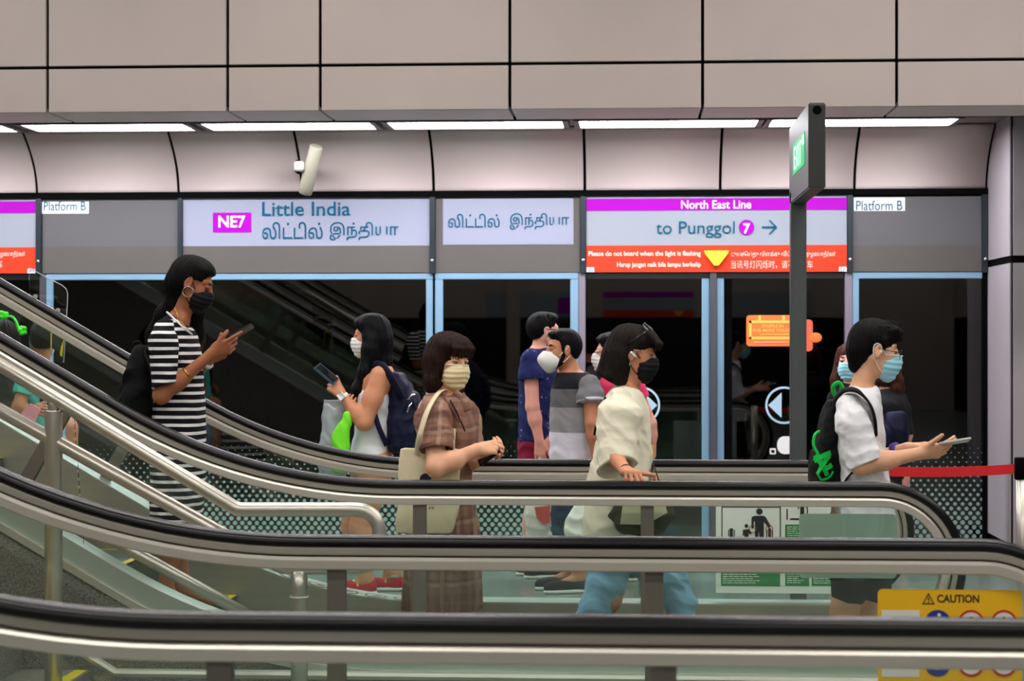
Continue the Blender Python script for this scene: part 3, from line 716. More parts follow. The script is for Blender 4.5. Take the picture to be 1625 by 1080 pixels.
# yellow caution board on the foreground glass
Y = YR3 - .0095
cy_ = mat('caution_yellow', (240, 186, 12), .45, var=.02); cb = mat('caution_blue', (24, 50, 140), .45); cr = mat('caution_red', (196, 28, 40), .45); cw = mat('caution_white', (226, 224, 216), .45)
o = glass_rect('caution_sign', 1393, 1622, 935, 1105, Y, cy_, 'yellow CAUTION sign with round pictograms on the foreground glass', 'sign', .015)
u = Y / FPX
ptext('CAUTION', 1487, 1554, 943, 956, Y - .001, pk, o, bold=.028)
mb = MB()
A = [pq(1463, 958.5), pq(1483.5, 958.5), pq(1473.3, 940)]; B = [pq(1466, 956.6), pq(1480.6, 956.6), pq(1473.3, 943.5)]
V = [(x_, Y - .001, z_) for x_, z_ in A + B]; mb.add(V, [(0, 1, 4, 3), (1, 2, 5, 4), (2, 0, 3, 5)])
q(mb, 1472.5, 1474.3, 947, 953); q(mb, 1472.5, 1474.3, 954, 955.6)
mb.build('warning_triangle', pk, o)
mb = MB(); q(mb, 1399, 1459, 968, 1073); mb.build('white_box', cw, o)
mb = MB(); c = pq(1487, 1021); mb.disc(c[0], c[1], 19.8 * u, Y - .002, Y, 40)
# two round signs stacked: tall capsule of the same row is hidden by the rail, so upper and lower discs
o_ = None
for cy2 in (988, 1052):
    pass
mb = MB(); c = pq(1488, 988); mb.disc(c[0], c[1], 20.5 * u, Y - .002, Y, 40); b1 = mb.build('blue_disc', cb, o)
mb = MB(); c = pq(1490, 975); mb.disc(c[0], c[1], 2.6 * u, Y - .003, Y - .001, 14); mb.prism([pq(*t) for t in ((1486, 979), (1494, 979), (1496, 1000), (1484, 1000))], Y - .003, Y - .001); mb.build('figure', cw, b1)
mb = MB(); c = pq(1488, 1052); mb.disc(c[0], c[1], 20.5 * u, Y - .002, Y, 40); b1 = mb.build('blue_disc', cb, o)
mb = MB(); mb.prism([pq(*t) for t in ((1482, 1040), (1490, 1040), (1488, 1062), (1484, 1062))], Y - .003, Y - .001); mb.build('figure', cw, b1)
for cx2 in (1541, 1593):
    for cy2 in (988, 1052):
        c = pq(cx2, cy2)
        d_ = MB().disc(c[0], c[1], 19 * u, Y - .002, Y, 40).build('prohibition_disc', cw, o)
        MB().ring(c[0], c[1], 17 * u, 20.5 * u, Y - .003, Y - .001, 40).build('red_ring', cr, d_)
        m_ = MB(); p_ = pq(cx2, cy2 - 8); m_.disc(p_[0], p_[1], 2.4 * u, Y - .003, Y - .001, 12); q(m_, cx2 - 4, cx2 + 3, cy2 - 5, cy2 + 8); m_.build('figure', pk, d_)
# ------------------------------------------------------------------ acrylic guard beside the upper far handrail
Y = 9.98
r = empty('acrylic_guard', P(80, 570, Y), 'clear acrylic guard board with yellow edging hanging beside the upper handrail', 'guard')
pts = [pq(46, 425), pq(98, 452), pq(105, 458), pq(107.5, 466), pq(107, 480), pq(101, 575), pq(46, 575)]
MB().prism(pts, Y, Y + .006).build('board', M_ACRYL, r)
mb = MB(); mb.tube([(x_, Y, z_) for x_, z_ in pts[:-1]], .0022, 6); mb.build('edge', mat('acrylic_edge', (190, 196, 196), .3), r)
mb = MB(); q(mb, 80.5, 82.5, 515, 556); mb.prism([pq(*t) for t in ((81, 513), (101, 511), (100, 519), (97, 526), (97, 517), (82, 517))], Y - .003, Y - .001)
mb.prism([pq(*t) for t in ((102, 535), (99, 566), (95, 563), (97, 550))], Y - .003, Y - .001); mb.build('yellow_edging', M_YEL, r)
mb = MB(); mb.prism([pq(*t) for t in ((83, 518), (97, 518), (96, 560), (82, 552))], Y - .002, Y - .001); mb.build('dark_plate', mat('dark_plate', (46, 48, 40), .5), r)
for x_, y_ in ((56, 470), (92, 492)): MB().tube([P(x_, y_, Y), P(x_, y_, YR1 + .02)], .012, 10).build('standoff', M_TUBE, r)
# ------------------------------------------------------------------ stairs between the escalators, with tube handrail
YS0, YS1 = 6.2, 7.95
r = empty('staircase', (-2.2, 7.0, 0), 'speckled granite staircase with yellow nosings between the escalators', 'stairs')
for k in range(16):
    x1_ = -2.25 - k * .29; z1_ = .165 * (k + 1)
    o = MB().box(x1_ - .30, x1_, YS0, YS1, z1_ - .175 if k else 0, z1_, .004).build('step', M_GRANITE, r)
    MB().box(x1_ - .06, x1_ - .01, YS0 + .02, YS1 - .02, z1_, z1_ + .002).build('nosing_strip', M_YLINE, o)
mb = MB(); mb.prism([(-2.15, .0), (-2.15, .14), (-2.28, .14), (-7, .14 + 4.72 * .575), (-7, 0)], YS1, YS1 + .05); mb.build('stringer', M_GRANITE, r)
mb = MB(); mb.tube([(1.3, YS1 + .02, .15), (-2.15, YS1 + .02, .15), (-7, YS1 + .02, .15 + 4.85 * .6)], .02, 8); mb.build('kerb_bar', M_STEEL, r)
MB().box(-3.2, -2.3, YS0 - .2, YS1, 0, .003).build('landing_line', M_FLOOR, r) if False else None
YH = 7.62
rt = empty('stair_handrail', P(85, 900, YH) * np.array((1, 1, 0)), 'brushed steel double tube handrail of the stairs with looped end', 'handrail')
hp = lambda x, y: P(x, y, YH)
up = [hp(-420, 324), hp(0, 576 + 8), hp(377, 808), hp(560, 808)]
loop = [hp(-420, 324), hp(377, 808), hp(602, 808), hp(602, 900), hp(448, 900), hp(-420, 417)]
MB().tube(fillet(loop[:2] + [hp(377, 808), hp(500, 808)], .03, 5)[:], .030, 16).build('upper_rail', M_TUBE, rt, True) if False else None
MB().tube(fillet(loop[:1] + [loop[1]] + loop[2:], [.115, .018, .115, .115, .03, .115], 10), .0285, 16).build('looped_rail', M_TUBE, rt, True)
MB().tube([hp(85, 630), hp(85, 652)], .022, 14).build('neck', M_STEEL, rt, True)
MB().tube([hp(85, 651), hp(85, 653), P(85, 1000, YH) * np.array((1, 1, 0))], .036, 16).build('post', M_TUBE, rt, True)
MB().tube([hp(475, 905), hp(475, 932), P(475, 1000, YH) * np.array((1, 1, 0))], .034, 16).build('post', M_TUBE, rt, True)
MB().tube([hp(475, 945), hp(475, 949)], .038, 16).build('collar', M_STEEL, rt, True)
MB().tube([hp(-300, 590), hp(232, 886), hp(400, 979)], .024, 14).build('lower_rail', M_TUBE, rt, True)
# ------------------------------------------------------------------ organic shapes: smooth unions of round cones, ellipsoids and lofts, meshed as one surface
def smin(a, b, k):
    if k <= 0: return np.minimum(a, b)
    h = np.maximum(k - np.abs(a - b), 0) / k
    return np.minimum(a, b) - h * h * k * .25
def unit(v): v = np.array(v, float); return v / (np.linalg.norm(v) + 1e-12)
def frame(fwd, up=(0, 0, 1)):
    """columns forward, left, up"""
    f = unit(fwd); l = unit(np.cross(up, f)); u = np.cross(f, l); return np.stack((f, l, u), 1)
class Shape:
    def __init__(s): s.ops = []
    def _a(s, mode, fn, lo, hi, k): s.ops.append((mode, fn, np.array(lo, float), np.array(hi, float), k)); return s
    def cone(s, a, b, ra, rb=None, k=.02, mode='u', sq=None):
        """round cone; sq=(axis, factor): flattened along axis"""
        a = np.array(a, float); b = np.array(b, float); rb = ra if rb is None else rb
        ab = b - a; L2 = max(ab @ ab, 1e-9); m = max(ra, rb)
        ax = unit(sq[0]) if sq else None
        def fn(X, Y, Z):
            x, y, z = X - a[0], Y - a[1], Z - a[2]
            t = np.clip((x * ab[0] + y * ab[1] + z * ab[2]) / L2, 0, 1)
            x = x - t * ab[0]; y = y - t * ab[1]; z = z - t * ab[2]
            r = ra + (rb - ra) * t
            if ax is None: return np.sqrt(x * x + y * y + z * z) - r
            q = x * ax[0] + y * ax[1] + z * ax[2]; f = sq[1]
            n2 = x * x + y * y + z * z - q * q + (q / f) ** 2
            return (np.sqrt(n2) - r) * min(1, f ** .5)
        return s._a(mode, fn, np.minimum(a, b) - m, np.maximum(a, b) + m, k)
    def chain(s, pts, rs, k=.02, mode='u', sq=None):
        for i in range(len(pts) - 1): s.cone(pts[i], pts[i + 1], rs[i], rs[i + 1], k if i == 0 or True else 0, mode, sq)
        return s
    def ell(s, c, r, R=None, k=.02, mode='u', e=2.0):
        c = np.array(c, float); r = np.array(r, float) * np.ones(3); R = np.eye(3) if R is None else R
        ext = np.sqrt(((R * r) ** 2).sum(1)) if e <= 2 else (np.abs(R) * r).sum(1)
        def fn(X, Y, Z):
            x, y, z = X - c[0], Y - c[1], Z - c[2]
            q = [(x * R[0, i] + y * R[1, i] + z * R[2, i]) / r[i] for i in range(3)]
            if e == 2:
                k0 = np.sqrt(q[0] ** 2 + q[1] ** 2 + q[2] ** 2); k1 = np.sqrt((q[0] / r[0]) ** 2 + (q[1] / r[1]) ** 2 + (q[2] / r[2]) ** 2) + 1e-9
                return k0 * (k0 - 1) / k1
            return ((np.abs(q[0]) ** e + np.abs(q[1]) ** e + np.abs(q[2]) ** e) ** (1 / e) - 1) * r.min()
        return s._a(mode, fn, c - ext, c + ext, k)
    def loft(s, secs, e=2.2, k=.02, mode='u', yaw=0.0, cap=.015):
        """horizontal sections (z, cx, cy, half length along yaw direction, half width)"""
        S = np.array(sorted(secs), float); zz = S[:, 0]; ca, sa = math.cos(yaw), math.sin(yaw)
        def ip(z, col):
            v = S[:, col]; i = np.clip(np.searchsorted(zz, z) - 1, 0, len(zz) - 2)
            t = np.clip((z - zz[i]) / (zz[i + 1] - zz[i]), 0, 1)
            m = np.gradient(v, zz); h = zz[i + 1] - zz[i]
            return (2 * t ** 3 - 3 * t ** 2 + 1) * v[i] + (t ** 3 - 2 * t ** 2 + t) * h * m[i] + (-2 * t ** 3 + 3 * t ** 2) * v[i + 1] + (t ** 3 - t ** 2) * h * m[i + 1]
        def fn(X, Y, Z):
            z = Z.ravel(); cx, cy, a, b = (ip(z, i).reshape(Z.shape).astype(np.float32) for i in (1, 2, 3, 4))
            a = np.maximum(a, .003); b = np.maximum(b, .003)
            x = X - cx; y = Y - cy
            u = np.abs(x * ca + y * sa) / a; v = np.abs(-x * sa + y * ca) / b
            d = ((u ** e + v ** e) ** (1 / e) - 1) * np.minimum(a, b)
            c = np.maximum(zz[0] - Z, Z - zz[-1])
            return -smin(-d, -(c + 0 * d), cap)
        m = max(S[:, 3].max(), S[:, 4].max())
        lo = (S[:, 1].min() - m, S[:, 2].min() - m, zz[0]); hi = (S[:, 1].max() + m, S[:, 2].max() + m, zz[-1])
        return s._a(mode, fn, lo, hi, k)
    def cut(s, p, n, k=.004):
        """removes what lies beyond the plane (on the side of n)"""
        p = np.array(p, float); n = unit(n)
        return s._a('c', lambda X, Y, Z: (X - p[0]) * n[0] + (Y - p[1]) * n[1] + (Z - p[2]) * n[2], (-99,) * 3, (99,) * 3, k)
    def disp(s, fn): return s._a('d', fn, (-99,) * 3, (99,) * 3, 0)
    def wrinkle(s, amp, freq, seed=0, dirn=None, gate=None):
        rr = np.random.RandomState(seed); W = []
        for i in range(7):
            d = rr.randn(3)
            if dirn is not None: d = unit(dirn) * 1.3 + d * .38
            W.append((unit(d) * freq * 1.9 * (.6 + 1.1 * rr.rand()), rr.rand() * 6.28, .5 + rr.rand()))
        tot = sum(x[2] for x in W)
        def fn(X, Y, Z):
            wx = .018 * np.sin(31 * Z + 17 * X + seed); wz = .018 * np.sin(27 * X - 21 * Y + seed * 2)
            o = 0
            for d, p, a in W: o = o + a * (1 - 1.6 * np.abs(np.sin(.5 * (d[0] * (X + wx) + d[1] * Y + d[2] * (Z + wz)) + p)))
            o = -o / tot * amp * 2.6
            return o * gate(X, Y, Z) if gate else o
        return s.disp(fn)
    def mesh(s, h):
        U = [o for o in s.ops if o[0] == 'u']
        lo = np.min([o[2] for o in U], 0) - 3 * h - .012; hi = np.max([o[3] for o in U], 0) + 3 * h + .012
        ax = [np.arange(lo[i], hi[i] + h, h).astype(np.float32) for i in range(3)]; n = [len(a) for a in ax]
        D = np.full(n, .2, np.float32)
        for mode, fn, blo, bhi, k in s.ops:
            pad = k + 4 * h + .004
            sl = []
            for i in range(3):
                a = int(max(0, math.floor((blo[i] - pad - lo[i]) / h))); b = int(min(n[i], math.ceil((bhi[i] + pad - lo[i]) / h) + 1)); sl.append(slice(a, max(a, b)))
            X = ax[0][sl[0]][:, None, None]; Y = ax[1][sl[1]][None, :, None]; Z = ax[2][sl[2]][None, None, :]
            if 0 in (X.size, Y.size, Z.size): continue
            sl = tuple(sl); cur = D[sl]
            if mode == 'd':
                msk = np.abs(cur) < .05
                D[sl] = cur + np.where(msk, fn(X, Y, Z), 0); continue
            d = fn(X, Y, Z)
            D[sl] = smin(cur, d, k) if mode == 'u' else -smin(-cur, d if mode == 's' else -d, k)
        return nets(D, lo, h)
def nets(D, lo, h):
    S = D < 0; n = D.shape
    c = np.zeros([v - 1 for v in n], np.uint8)
    for i in (0, 1):
        for j in (0, 1):
            for k in (0, 1): c += S[i:n[0] - 1 + i, j:n[1] - 1 + j, k:n[2] - 1 + k]
    act = (c > 0) & (c < 8); I = np.argwhere(act)
    vid = np.full(act.shape, -1, np.int32); vid[act] = np.arange(len(I))
    C = {}
    for i in (0, 1):
        for j in (0, 1):
            for k in (0, 1): C[i, j, k] = D[I[:, 0] + i, I[:, 1] + j, I[:, 2] + k].astype(np.float64)
    P_ = np.zeros((len(I), 3)); cnt = np.zeros(len(I))
    for axis in range(3):
        for p in (0, 1):
            for q in (0, 1):
                a = [p, q]; a.insert(axis, 0); b = [p, q]; b.insert(axis, 1)
                va, vb = C[tuple(a)], C[tuple(b)]; m = (va < 0) != (vb < 0)
                t = np.where(m, va / np.where(m, va - vb, 1), 0)
                pt = np.zeros((len(I), 3))
                for d in range(3): pt[:, d] = t if d == axis else a[d]
                P_ += pt * m[:, None]; cnt += m
    V = (P_ / cnt[:, None] + I) * h + lo
    Q = []
    for axis in range(3):
        o1, o2 = (axis + 1) % 3, (axis + 2) % 3
        sa = [slice(None)] * 3; sb = [slice(None)] * 3
        sa[axis] = slice(0, -1); sb[axis] = slice(1, None)
        for o in (o1, o2): sa[o] = slice(1, -1); sb[o] = slice(1, -1)
        A = S[tuple(sa)]; B = S[tuple(sb)]; E = np.argwhere(A != B)
        inn = A[tuple(E.T)]; E[:, o1] += 1; E[:, o2] += 1
        def vv(d1, d2):
            e = E.copy(); e[:, o1] += d1; e[:, o2] += d2; return vid[e[:, 0], e[:, 1], e[:, 2]]
        q = np.stack((vv(-1, -1), vv(0, -1), vv(0, 0), vv(-1, 0)), 1)
        q[~inn] = q[~inn][:, ::-1]; Q.append(q)
    Q = np.concatenate(Q)
    Q = Q[(Q >= 0).all(1)]
    # one light smoothing pass
    for _ in range(1):
        nb = np.zeros_like(V); ct = np.zeros(len(V))
        for a in range(4):
            b = (a + 1) % 4
            for d in range(3):
                nb[:, d] += np.bincount(Q[:, a], V[Q[:, b], d], len(V)); nb[:, d] += np.bincount(Q[:, b], V[Q[:, a], d], len(V))
            ct += np.bincount(Q[:, a], minlength=len(V)) + np.bincount(Q[:, b], minlength=len(V))
        V = V + .45 * (nb / np.maximum(ct, 1)[:, None] - V)
    return V, Q
def shape_obj(name, s, h, m, parent):
    V, Q = s.mesh(h); off = wpos(parent) if parent is not None else np.zeros(3)
    me = bpy.data.meshes.new(name); me.vertices.add(len(V)); me.vertices.foreach_set('co', (V - off).astype(np.float32).ravel())
    me.loops.add(len(Q) * 4); me.loops.foreach_set('vertex_index', Q.astype(np.int32).ravel())
    me.polygons.add(len(Q)); me.polygons.foreach_set('loop_start', np.arange(0, len(Q) * 4, 4, dtype=np.int32))
    me.polygons.foreach_set('loop_total', np.full(len(Q), 4, np.int32)) if hasattr(me.polygons[0], 'loop_total') and False else None
    me.polygons.foreach_set('use_smooth', np.ones(len(Q), bool))
    me.update(calc_edges=True); me.validate()
    me.materials.append(m)
    o = bpy.data.objects.new(name, me); COL.objects.link(o)
    if parent is not None: o.parent = parent
    return o
# ------------------------------------------------------------------ heads
class Head:
    """c centre between the ears, yaw 0 looks along +X, 180 along -X, -90 towards the camera side"""
    def __init__(s, c, yaw, pitch=0, roll=0, sc=1.0):
        y, p, r = map(math.radians, (yaw, pitch, roll))
        f = np.array((math.cos(y) * math.cos(p), math.sin(y) * math.cos(p), -math.sin(p)))
        l0 = np.array((-math.sin(y), math.cos(y), 0)); u0 = np.cross(f, l0)
        l = l0 * math.cos(r) + u0 * math.sin(r); u = np.cross(f, l)
        s.R = np.stack((f, l, u), 1); s.c = np.array(c, float); s.s = sc
    def __call__(s, x, y, z): return s.c + s.R @ (np.array((x, y, z)) * s.s)
    def loc(s, X, Y, Z):
        x, y, z = X - s.c[0], Y - s.c[1], Z - s.c[2]
        return [(x * s.R[0, i] + y * s.R[1, i] + z * s.R[2, i]) / s.s for i in range(3)]
    def ell(s, S, c, r, k=.015, mode='u', e=2.0): S.ell(s(*c), np.array(r) * s.s, s.R, k * s.s, mode, e)
    def cone(s, S, a, b, ra, rb=None, k=.012, mode='u', sq=None):
        S.cone(s(*a), s(*b), ra * s.s, (ra if rb is None else rb) * s.s, k * s.s, mode, (s.R @ np.array(sq[0]), sq[1]) if sq else None)
def head_shape(S, H, neck_to, rn=.052, jaw=1.0, nose=1.0):
    e = H.ell; c = H.cone
    e(S, (-.016, 0, .034), (.094, .074, .084), .02)
    e(S, (.034, 0, -.028), (.056, .060 * jaw, .078), .03)
    for y in (1, -1):
        c(S, (-.012, .050 * jaw * y, -.04), (.062, .016 * y, -.099), .017, .015, .03)
        e(S, (.050, .036 * y, -.020), (.030, .024, .028), .02)
        c(S, (.078, .020 * y, .030), (.062, .046 * y, .028), .009, .008, .014)
    e(S, (.068, 0, -.100), (.019, .020, .016), .02)
    for y in (1, -1): e(S, (.094, .031 * y, .007), (.017, .017, .011), .012, 's')
    c(S, (.086, 0, .018), (.1 + .008 * nose, 0, -.024), .008, .0115, .012)
    for y in (1, -1): e(S, (.098, .011 * y, -.029), (.010, .008, .008), .008)
    e(S, (.088, 0, -.062), (.012, .023, .0075), .008); e(S, (.086, 0, -.074), (.011, .019, .007), .008)
    for y in (1, -1):
        e(S, (.0785, .031 * y, .0125), (.0135, .0170, .0065), .005)     # upper lid
        e(S, (-.004, .078 * y, .000), (.020, .008, .032), .006)
        e(S, (.002, .086 * y, .003), (.011, .006, .020), .004, 's')
        e(S, (-.002, .077 * y, -.024), (.009, .007, .011), .006)
    S.cone(H(-.022, 0, -.045), neck_to, rn * H.s * .96, rn * 1.05, .03)
def eyes(H, root, white=True):
    ew = mat('eye_white', (168, 158, 150), .3, var=.01); ei = mat('dark_iris', (28, 18, 14), .15, var=.05); el = mat('lash_black', (14, 11, 10), .6)
    for y in (1, -1):
        S = Shape(); H.ell(S, (.0735, .031 * y, .0045), (.013, .0135, .0095)); o = shape_obj('eye', S, .0025, ew, root)
        S = Shape(); H.ell(S, (.0835, .031 * y, .0042), (.0042, .0066, .0066)); shape_obj('iris', S, .0015, ei, o)
        mb = MB(); mb.tube([H(.080 + .0095 * (1 - (t / .016) ** 2), (.031 + t) * y, .0125 - .006 * (t / .016) ** 2) for t in np.linspace(-.016, .017, 9)], .0016 * H.s, 6); mb.build('eyelashes', el, o, True)
def brows(H, root, m, th=.0042):
    for y in (1, -1):
        mb = MB(); mb.tube([H(.0925 - .010 * (t / .03) ** 2 - .002, (.016 + t * 1.05) * y, .0285 + .006 * math.sin(t / .03 * 2.4)) for t in np.linspace(0, .034, 8)], [th * H.s * q for q in (.8, 1, 1, 1, .95, .8, .6, .3)], 8); mb.build('eyebrow', m, root, True)
def mask_(H, root, m, strap_m, kind='surgical', side=(1, -1)):
    S = Shape(); e = H.ell
    if kind == 'cup':
        e(S, (.066, 0, -.058), (.062, .066, .064), .02); H.cone(S, (.10, 0, -.012), (.126, 0, -.052), .010, .014, .05); H.cone(S, (.126, 0, -.052), (.086, 0, -.112), .014, .012, .05)
        S.cut(H(.040, 0, -.05), H.R @ np.array((-1, 0, .12)), .004)
    else:
        e(S, (.058, 0, -.052), (.060, .067, .068), .02); e(S, (.098, 0, -.032), (.020, .030, .034), .03); e(S, (.074, 0, -.105), (.026, .034, .018), .02)
        S.cut(H(.034, 0, -.05), H.R @ np.array((-1, 0, .10)), .003)
    S.cut(H(.088, 0, -.006), H.R @ np.array((-.18, 0, 1)), .003)
    if kind == 'surgical':
        def pl(X, Y, Z):
            x, y, z = H.loc(X, Y, Z)
            return .0016 * np.sin((z + .15 * np.abs(y)) * 260) * (z < -.02)
        S.disp(pl)
    o = shape_obj('face_mask', S, .003, m, root)
    for y in side:
        mb = MB()
        if kind == 'cup':
            mb.tube(curve([H(.042, .064 * y, -.030), H(.02, .076 * y, -.006), H(-.012, .083 * y, .026)], 5), .0028 * H.s, 6)
            mb.tube(curve([H(.044, .060 * y, -.080), H(.01, .072 * y, -.06), H(-.018, .082 * y, -.030)], 5), .0028 * H.s, 6)
        else:
            mb.tube(curve([H(.037, .067 * y, -.016), H(.015, .075 * y, .008), H(-.010, .084 * y, .030), H(-.026, .083 * y, .014), H(-.018, .080 * y, -.026), H(.006, .071 * y, -.062), H(.037, .055 * y, -.092)], 5), .0022 * H.s, 6)
        mb.build('ear_loop', strap_m, o, True)
    return o
def strands(H, amp, N, seed=0, zf=9.0):
    """grooves that run down the hair"""
    def fn(X, Y, Z):
        x, y, z = H.loc(X, Y, Z)
        a = np.arctan2(y, x + .02)
        return amp * (np.sin(N * a + zf * z * 3 + seed) * .6 + np.sin(N * 1.73 * a - zf * z * 2 + 2 * seed) * .4 + .5 * np.sin(N * .41 * a + zf * z + 1.3))
    return fn
# ------------------------------------------------------------------ hands
FL = [(.042, .026, .021), (.046, .029, .022), (.043, .027, .021), (.034, .021, .018)]
def hand(S, wrist, fwd, back, side, curl=((20, 25, 15),) * 4, thumb=(.72, .62, -.25), tcurl=(10, 20), sc=1.0, spread=4, k=.008, fore=None):
    """fwd wrist to knuckles; back: out of the back of the hand; side +1 right hand, -1 left; the thumb lies at +left*side"""
    f = unit(fwd); b = unit(np.array(back, float) - f * np.dot(back, f)); y = np.cross(b, f) * side
    w_ = np.array(wrist, float)
    g = lambda a, c, d: w_ + sc * (f * a + y * c + b * d)
    S.cone(w_, g(.03, 0, -.002), .022 * sc, .026 * sc, .02, sq=(b, .72))
    base = [(.083, .030), (.088, .010), (.084, -.011), (.076, -.030)]
    for i, (bx, by) in enumerate(base):
        S.cone(g(.02, by * .55, 0), g(bx, by, .002), .0125 * sc, .0105 * sc, .014 * sc)
        p = g(bx, by, .002); ang = 0; sp = math.radians(spread * (1.5 - i)); yy = y * math.sin(sp); r = (.0094, .0097, .0093, .0084)[i] * sc
        for j in range(3):
            ang += math.radians(curl[i][j]); d = (f * math.cos(sp) + yy) * math.cos(ang) - b * math.sin(ang)
            q_ = p + unit(d) * FL[i][j] * sc; S.cone(p, q_, r, r * .92, .004); p = q_; r *= .92
    S.ell(g(.045, .0, -.006), np.array((.042, .034, .016)) * sc, np.stack((f, y, b), 1), .012)
    t = unit(f * thumb[0] + y * thumb[1] + b * thumb[2]); p = g(.022, .020, -.008)
    S.ell(g(.038, .026, -.011), np.array((.030, .016, .016)) * sc, np.stack((f, y, b), 1), .012)
    q_ = p + t * .044 * sc; S.cone(p, q_, .0145 * sc, .0115 * sc, .010)
    ax = unit(np.cross(t, -b + .4 * f)); 
    for j, L_ in enumerate((.033, .026)):
        a = math.radians(tcurl[j]); t = t * math.cos(a) + np.cross(ax, t) * math.sin(a); p = q_; q_ = p + t * L_ * sc
        S.cone(p, q_, (.0112 - .001 * j) * sc, (.0105 - .0015 * j) * sc, .004)
    return lambda a, c, d: g(a, c, d)
# ------------------------------------------------------------------ skin, hair and cloth
def skin(name, rgb): return mat(name, rgb, .5, spec=.35, var=.07, nscale=18, sub=.12, bump=.04, bscale=160)
def hairm(name, rgb, rough=.36): return mat(name, rgb, rough + .22, spec=.12, var=.35, nscale=14, stretch=(6, 6, .8), bump=.5, bscale=24)
def fabric(name, rgb, rough=.85, var=.05, sheen=.0, bump=.12, bscale=220, spec=.2): return mat(name, rgb, rough, spec=spec, var=var, nscale=9, bump=bump, bscale=bscale, sheen=sheen)
def ramp_cloth(name, axis, stops, warp=.01, wscale=5, rough=.85, period=None, sharp=True):
    """bands of colour along an axis of the object; stops [(pos,rgb)], pos in metres"""
    m, N, L, b = newmat(name); t = N.new('ShaderNodeTexCoord'); sp = N.new('ShaderNodeSeparateXYZ'); L.new(t.outputs['Object'], sp.inputs[0])
    nz = N.new('ShaderNodeTexNoise'); nz.inputs['Scale'].default_value = wscale; L.new(t.outputs['Object'], nz.inputs['Vector'])
    ma = N.new('ShaderNodeMath'); ma.operation = 'MULTIPLY_ADD'; L.new(nz.outputs['Fac'], ma.inputs[0]); ma.inputs[1].default_value = warp; L.new(sp.outputs[axis], ma.inputs[2])
    last = ma.outputs[0]
    lo = stops[0][0]; hi = stops[-1][0]
    if period:
        md = N.new('ShaderNodeMath'); md.operation = 'FLOORED_MODULO'; L.new(last, md.inputs[0]); md.inputs[1].default_value = period; last = md.outputs[0]; lo, hi = 0, period
    mr = N.new('ShaderNodeMapRange'); L.new(last, mr.inputs[0]); mr.inputs[1].default_value = lo; mr.inputs[2].default_value = hi
    r = N.new('ShaderNodeValToRGB'); r.color_ramp.interpolation = 'CONSTANT' if sharp else 'LINEAR'
    while len(r.color_ramp.elements) < len(stops): r.color_ramp.elements.new(.5)
    for el, (p, c) in zip(r.color_ramp.elements, stops): el.position = min(1, max(0, (p - lo) / (hi - lo))); el.color = lin(c)
    L.new(mr.outputs[0], r.inputs[0]); L.new(r.outputs[0], b.inputs['Base Color']); b.inputs['Roughness'].default_value = rough; b.inputs['Specular IOR Level'].default_value = .2
    n2 = N.new('ShaderNodeTexNoise'); n2.inputs['Scale'].default_value = 240; L.new(t.outputs['Object'], n2.inputs['Vector'])
    bp = N.new('ShaderNodeBump'); bp.inputs['Strength'].default_value = .12; bp.inputs['Distance'].default_value = .01; L.new(n2.outputs['Fac'], bp.inputs['Height']); L.new(bp.outputs['Normal'], b.inputs['Normal'])
    MATS[name] = m; return m
def check_cloth(name, base, c1, c2):
    """loose woven check"""
    m, N, L, b = newmat(name); t = N.new('ShaderNodeTexCoord'); sp = N.new('ShaderNodeSeparateXYZ'); 
    nz = N.new('ShaderNodeTexNoise'); nz.inputs['Scale'].default_value = 4; L.new(t.outputs['Object'], nz.inputs['Vector'])
    ad = N.new('ShaderNodeMix'); ad.data_type = 'VECTOR'; ad.inputs[0].default_value = .04; L.new(t.outputs['Object'], ad.inputs[4]); L.new(nz.outputs['Color'], ad.inputs[5]); L.new(ad.outputs[1], sp.inputs[0])
    def band(out, sc, ph, thr):
        a = N.new('ShaderNodeMath'); a.operation = 'MULTIPLY_ADD'; L.new(out, a.inputs[0]); a.inputs[1].default_value = sc; a.inputs[2].default_value = ph
        s = N.new('ShaderNodeMath'); s.operation = 'SINE'; L.new(a.outputs[0], s.inputs[0])
        g = N.new('ShaderNodeMath'); g.operation = 'GREATER_THAN'; L.new(s.outputs[0], g.inputs[0]); g.inputs[1].default_value = thr; return g.outputs[0]
    col = None
    def mixc(f, fac, c, prev):
        x = N.new('ShaderNodeMix'); x.data_type = 'RGBA'; mm = N.new('ShaderNodeMath'); mm.operation = 'MULTIPLY'; L.new(f, mm.inputs[0]); mm.inputs[1].default_value = fac
        L.new(mm.outputs[0], x.inputs[0])
        if prev is None: x.inputs[6].default_value = lin(base)
        else: L.new(prev, x.inputs[6])
        x.inputs[7].default_value = lin(c); return x.outputs[2]
    col = mixc(band(sp.outputs['Z'], 92, 0, .15), .55, c1, col); col = mixc(band(sp.outputs['X'], 88, 1, .2), .45, c1, col); col = mixc(band(sp.outputs['Y'], 88, 1, .2), .2, c1, col)
    col = mixc(band(sp.outputs['Z'], 46, 1.2, .93), .6, c2, col); col = mixc(band(sp.outputs['X'], 44, .3, .93), .6, c2, col)
    L.new(col, b.inputs['Base Color']); b.inputs['Roughness'].default_value = .85; b.inputs['Specular IOR Level'].default_value = .2; MATS[name] = m; return m
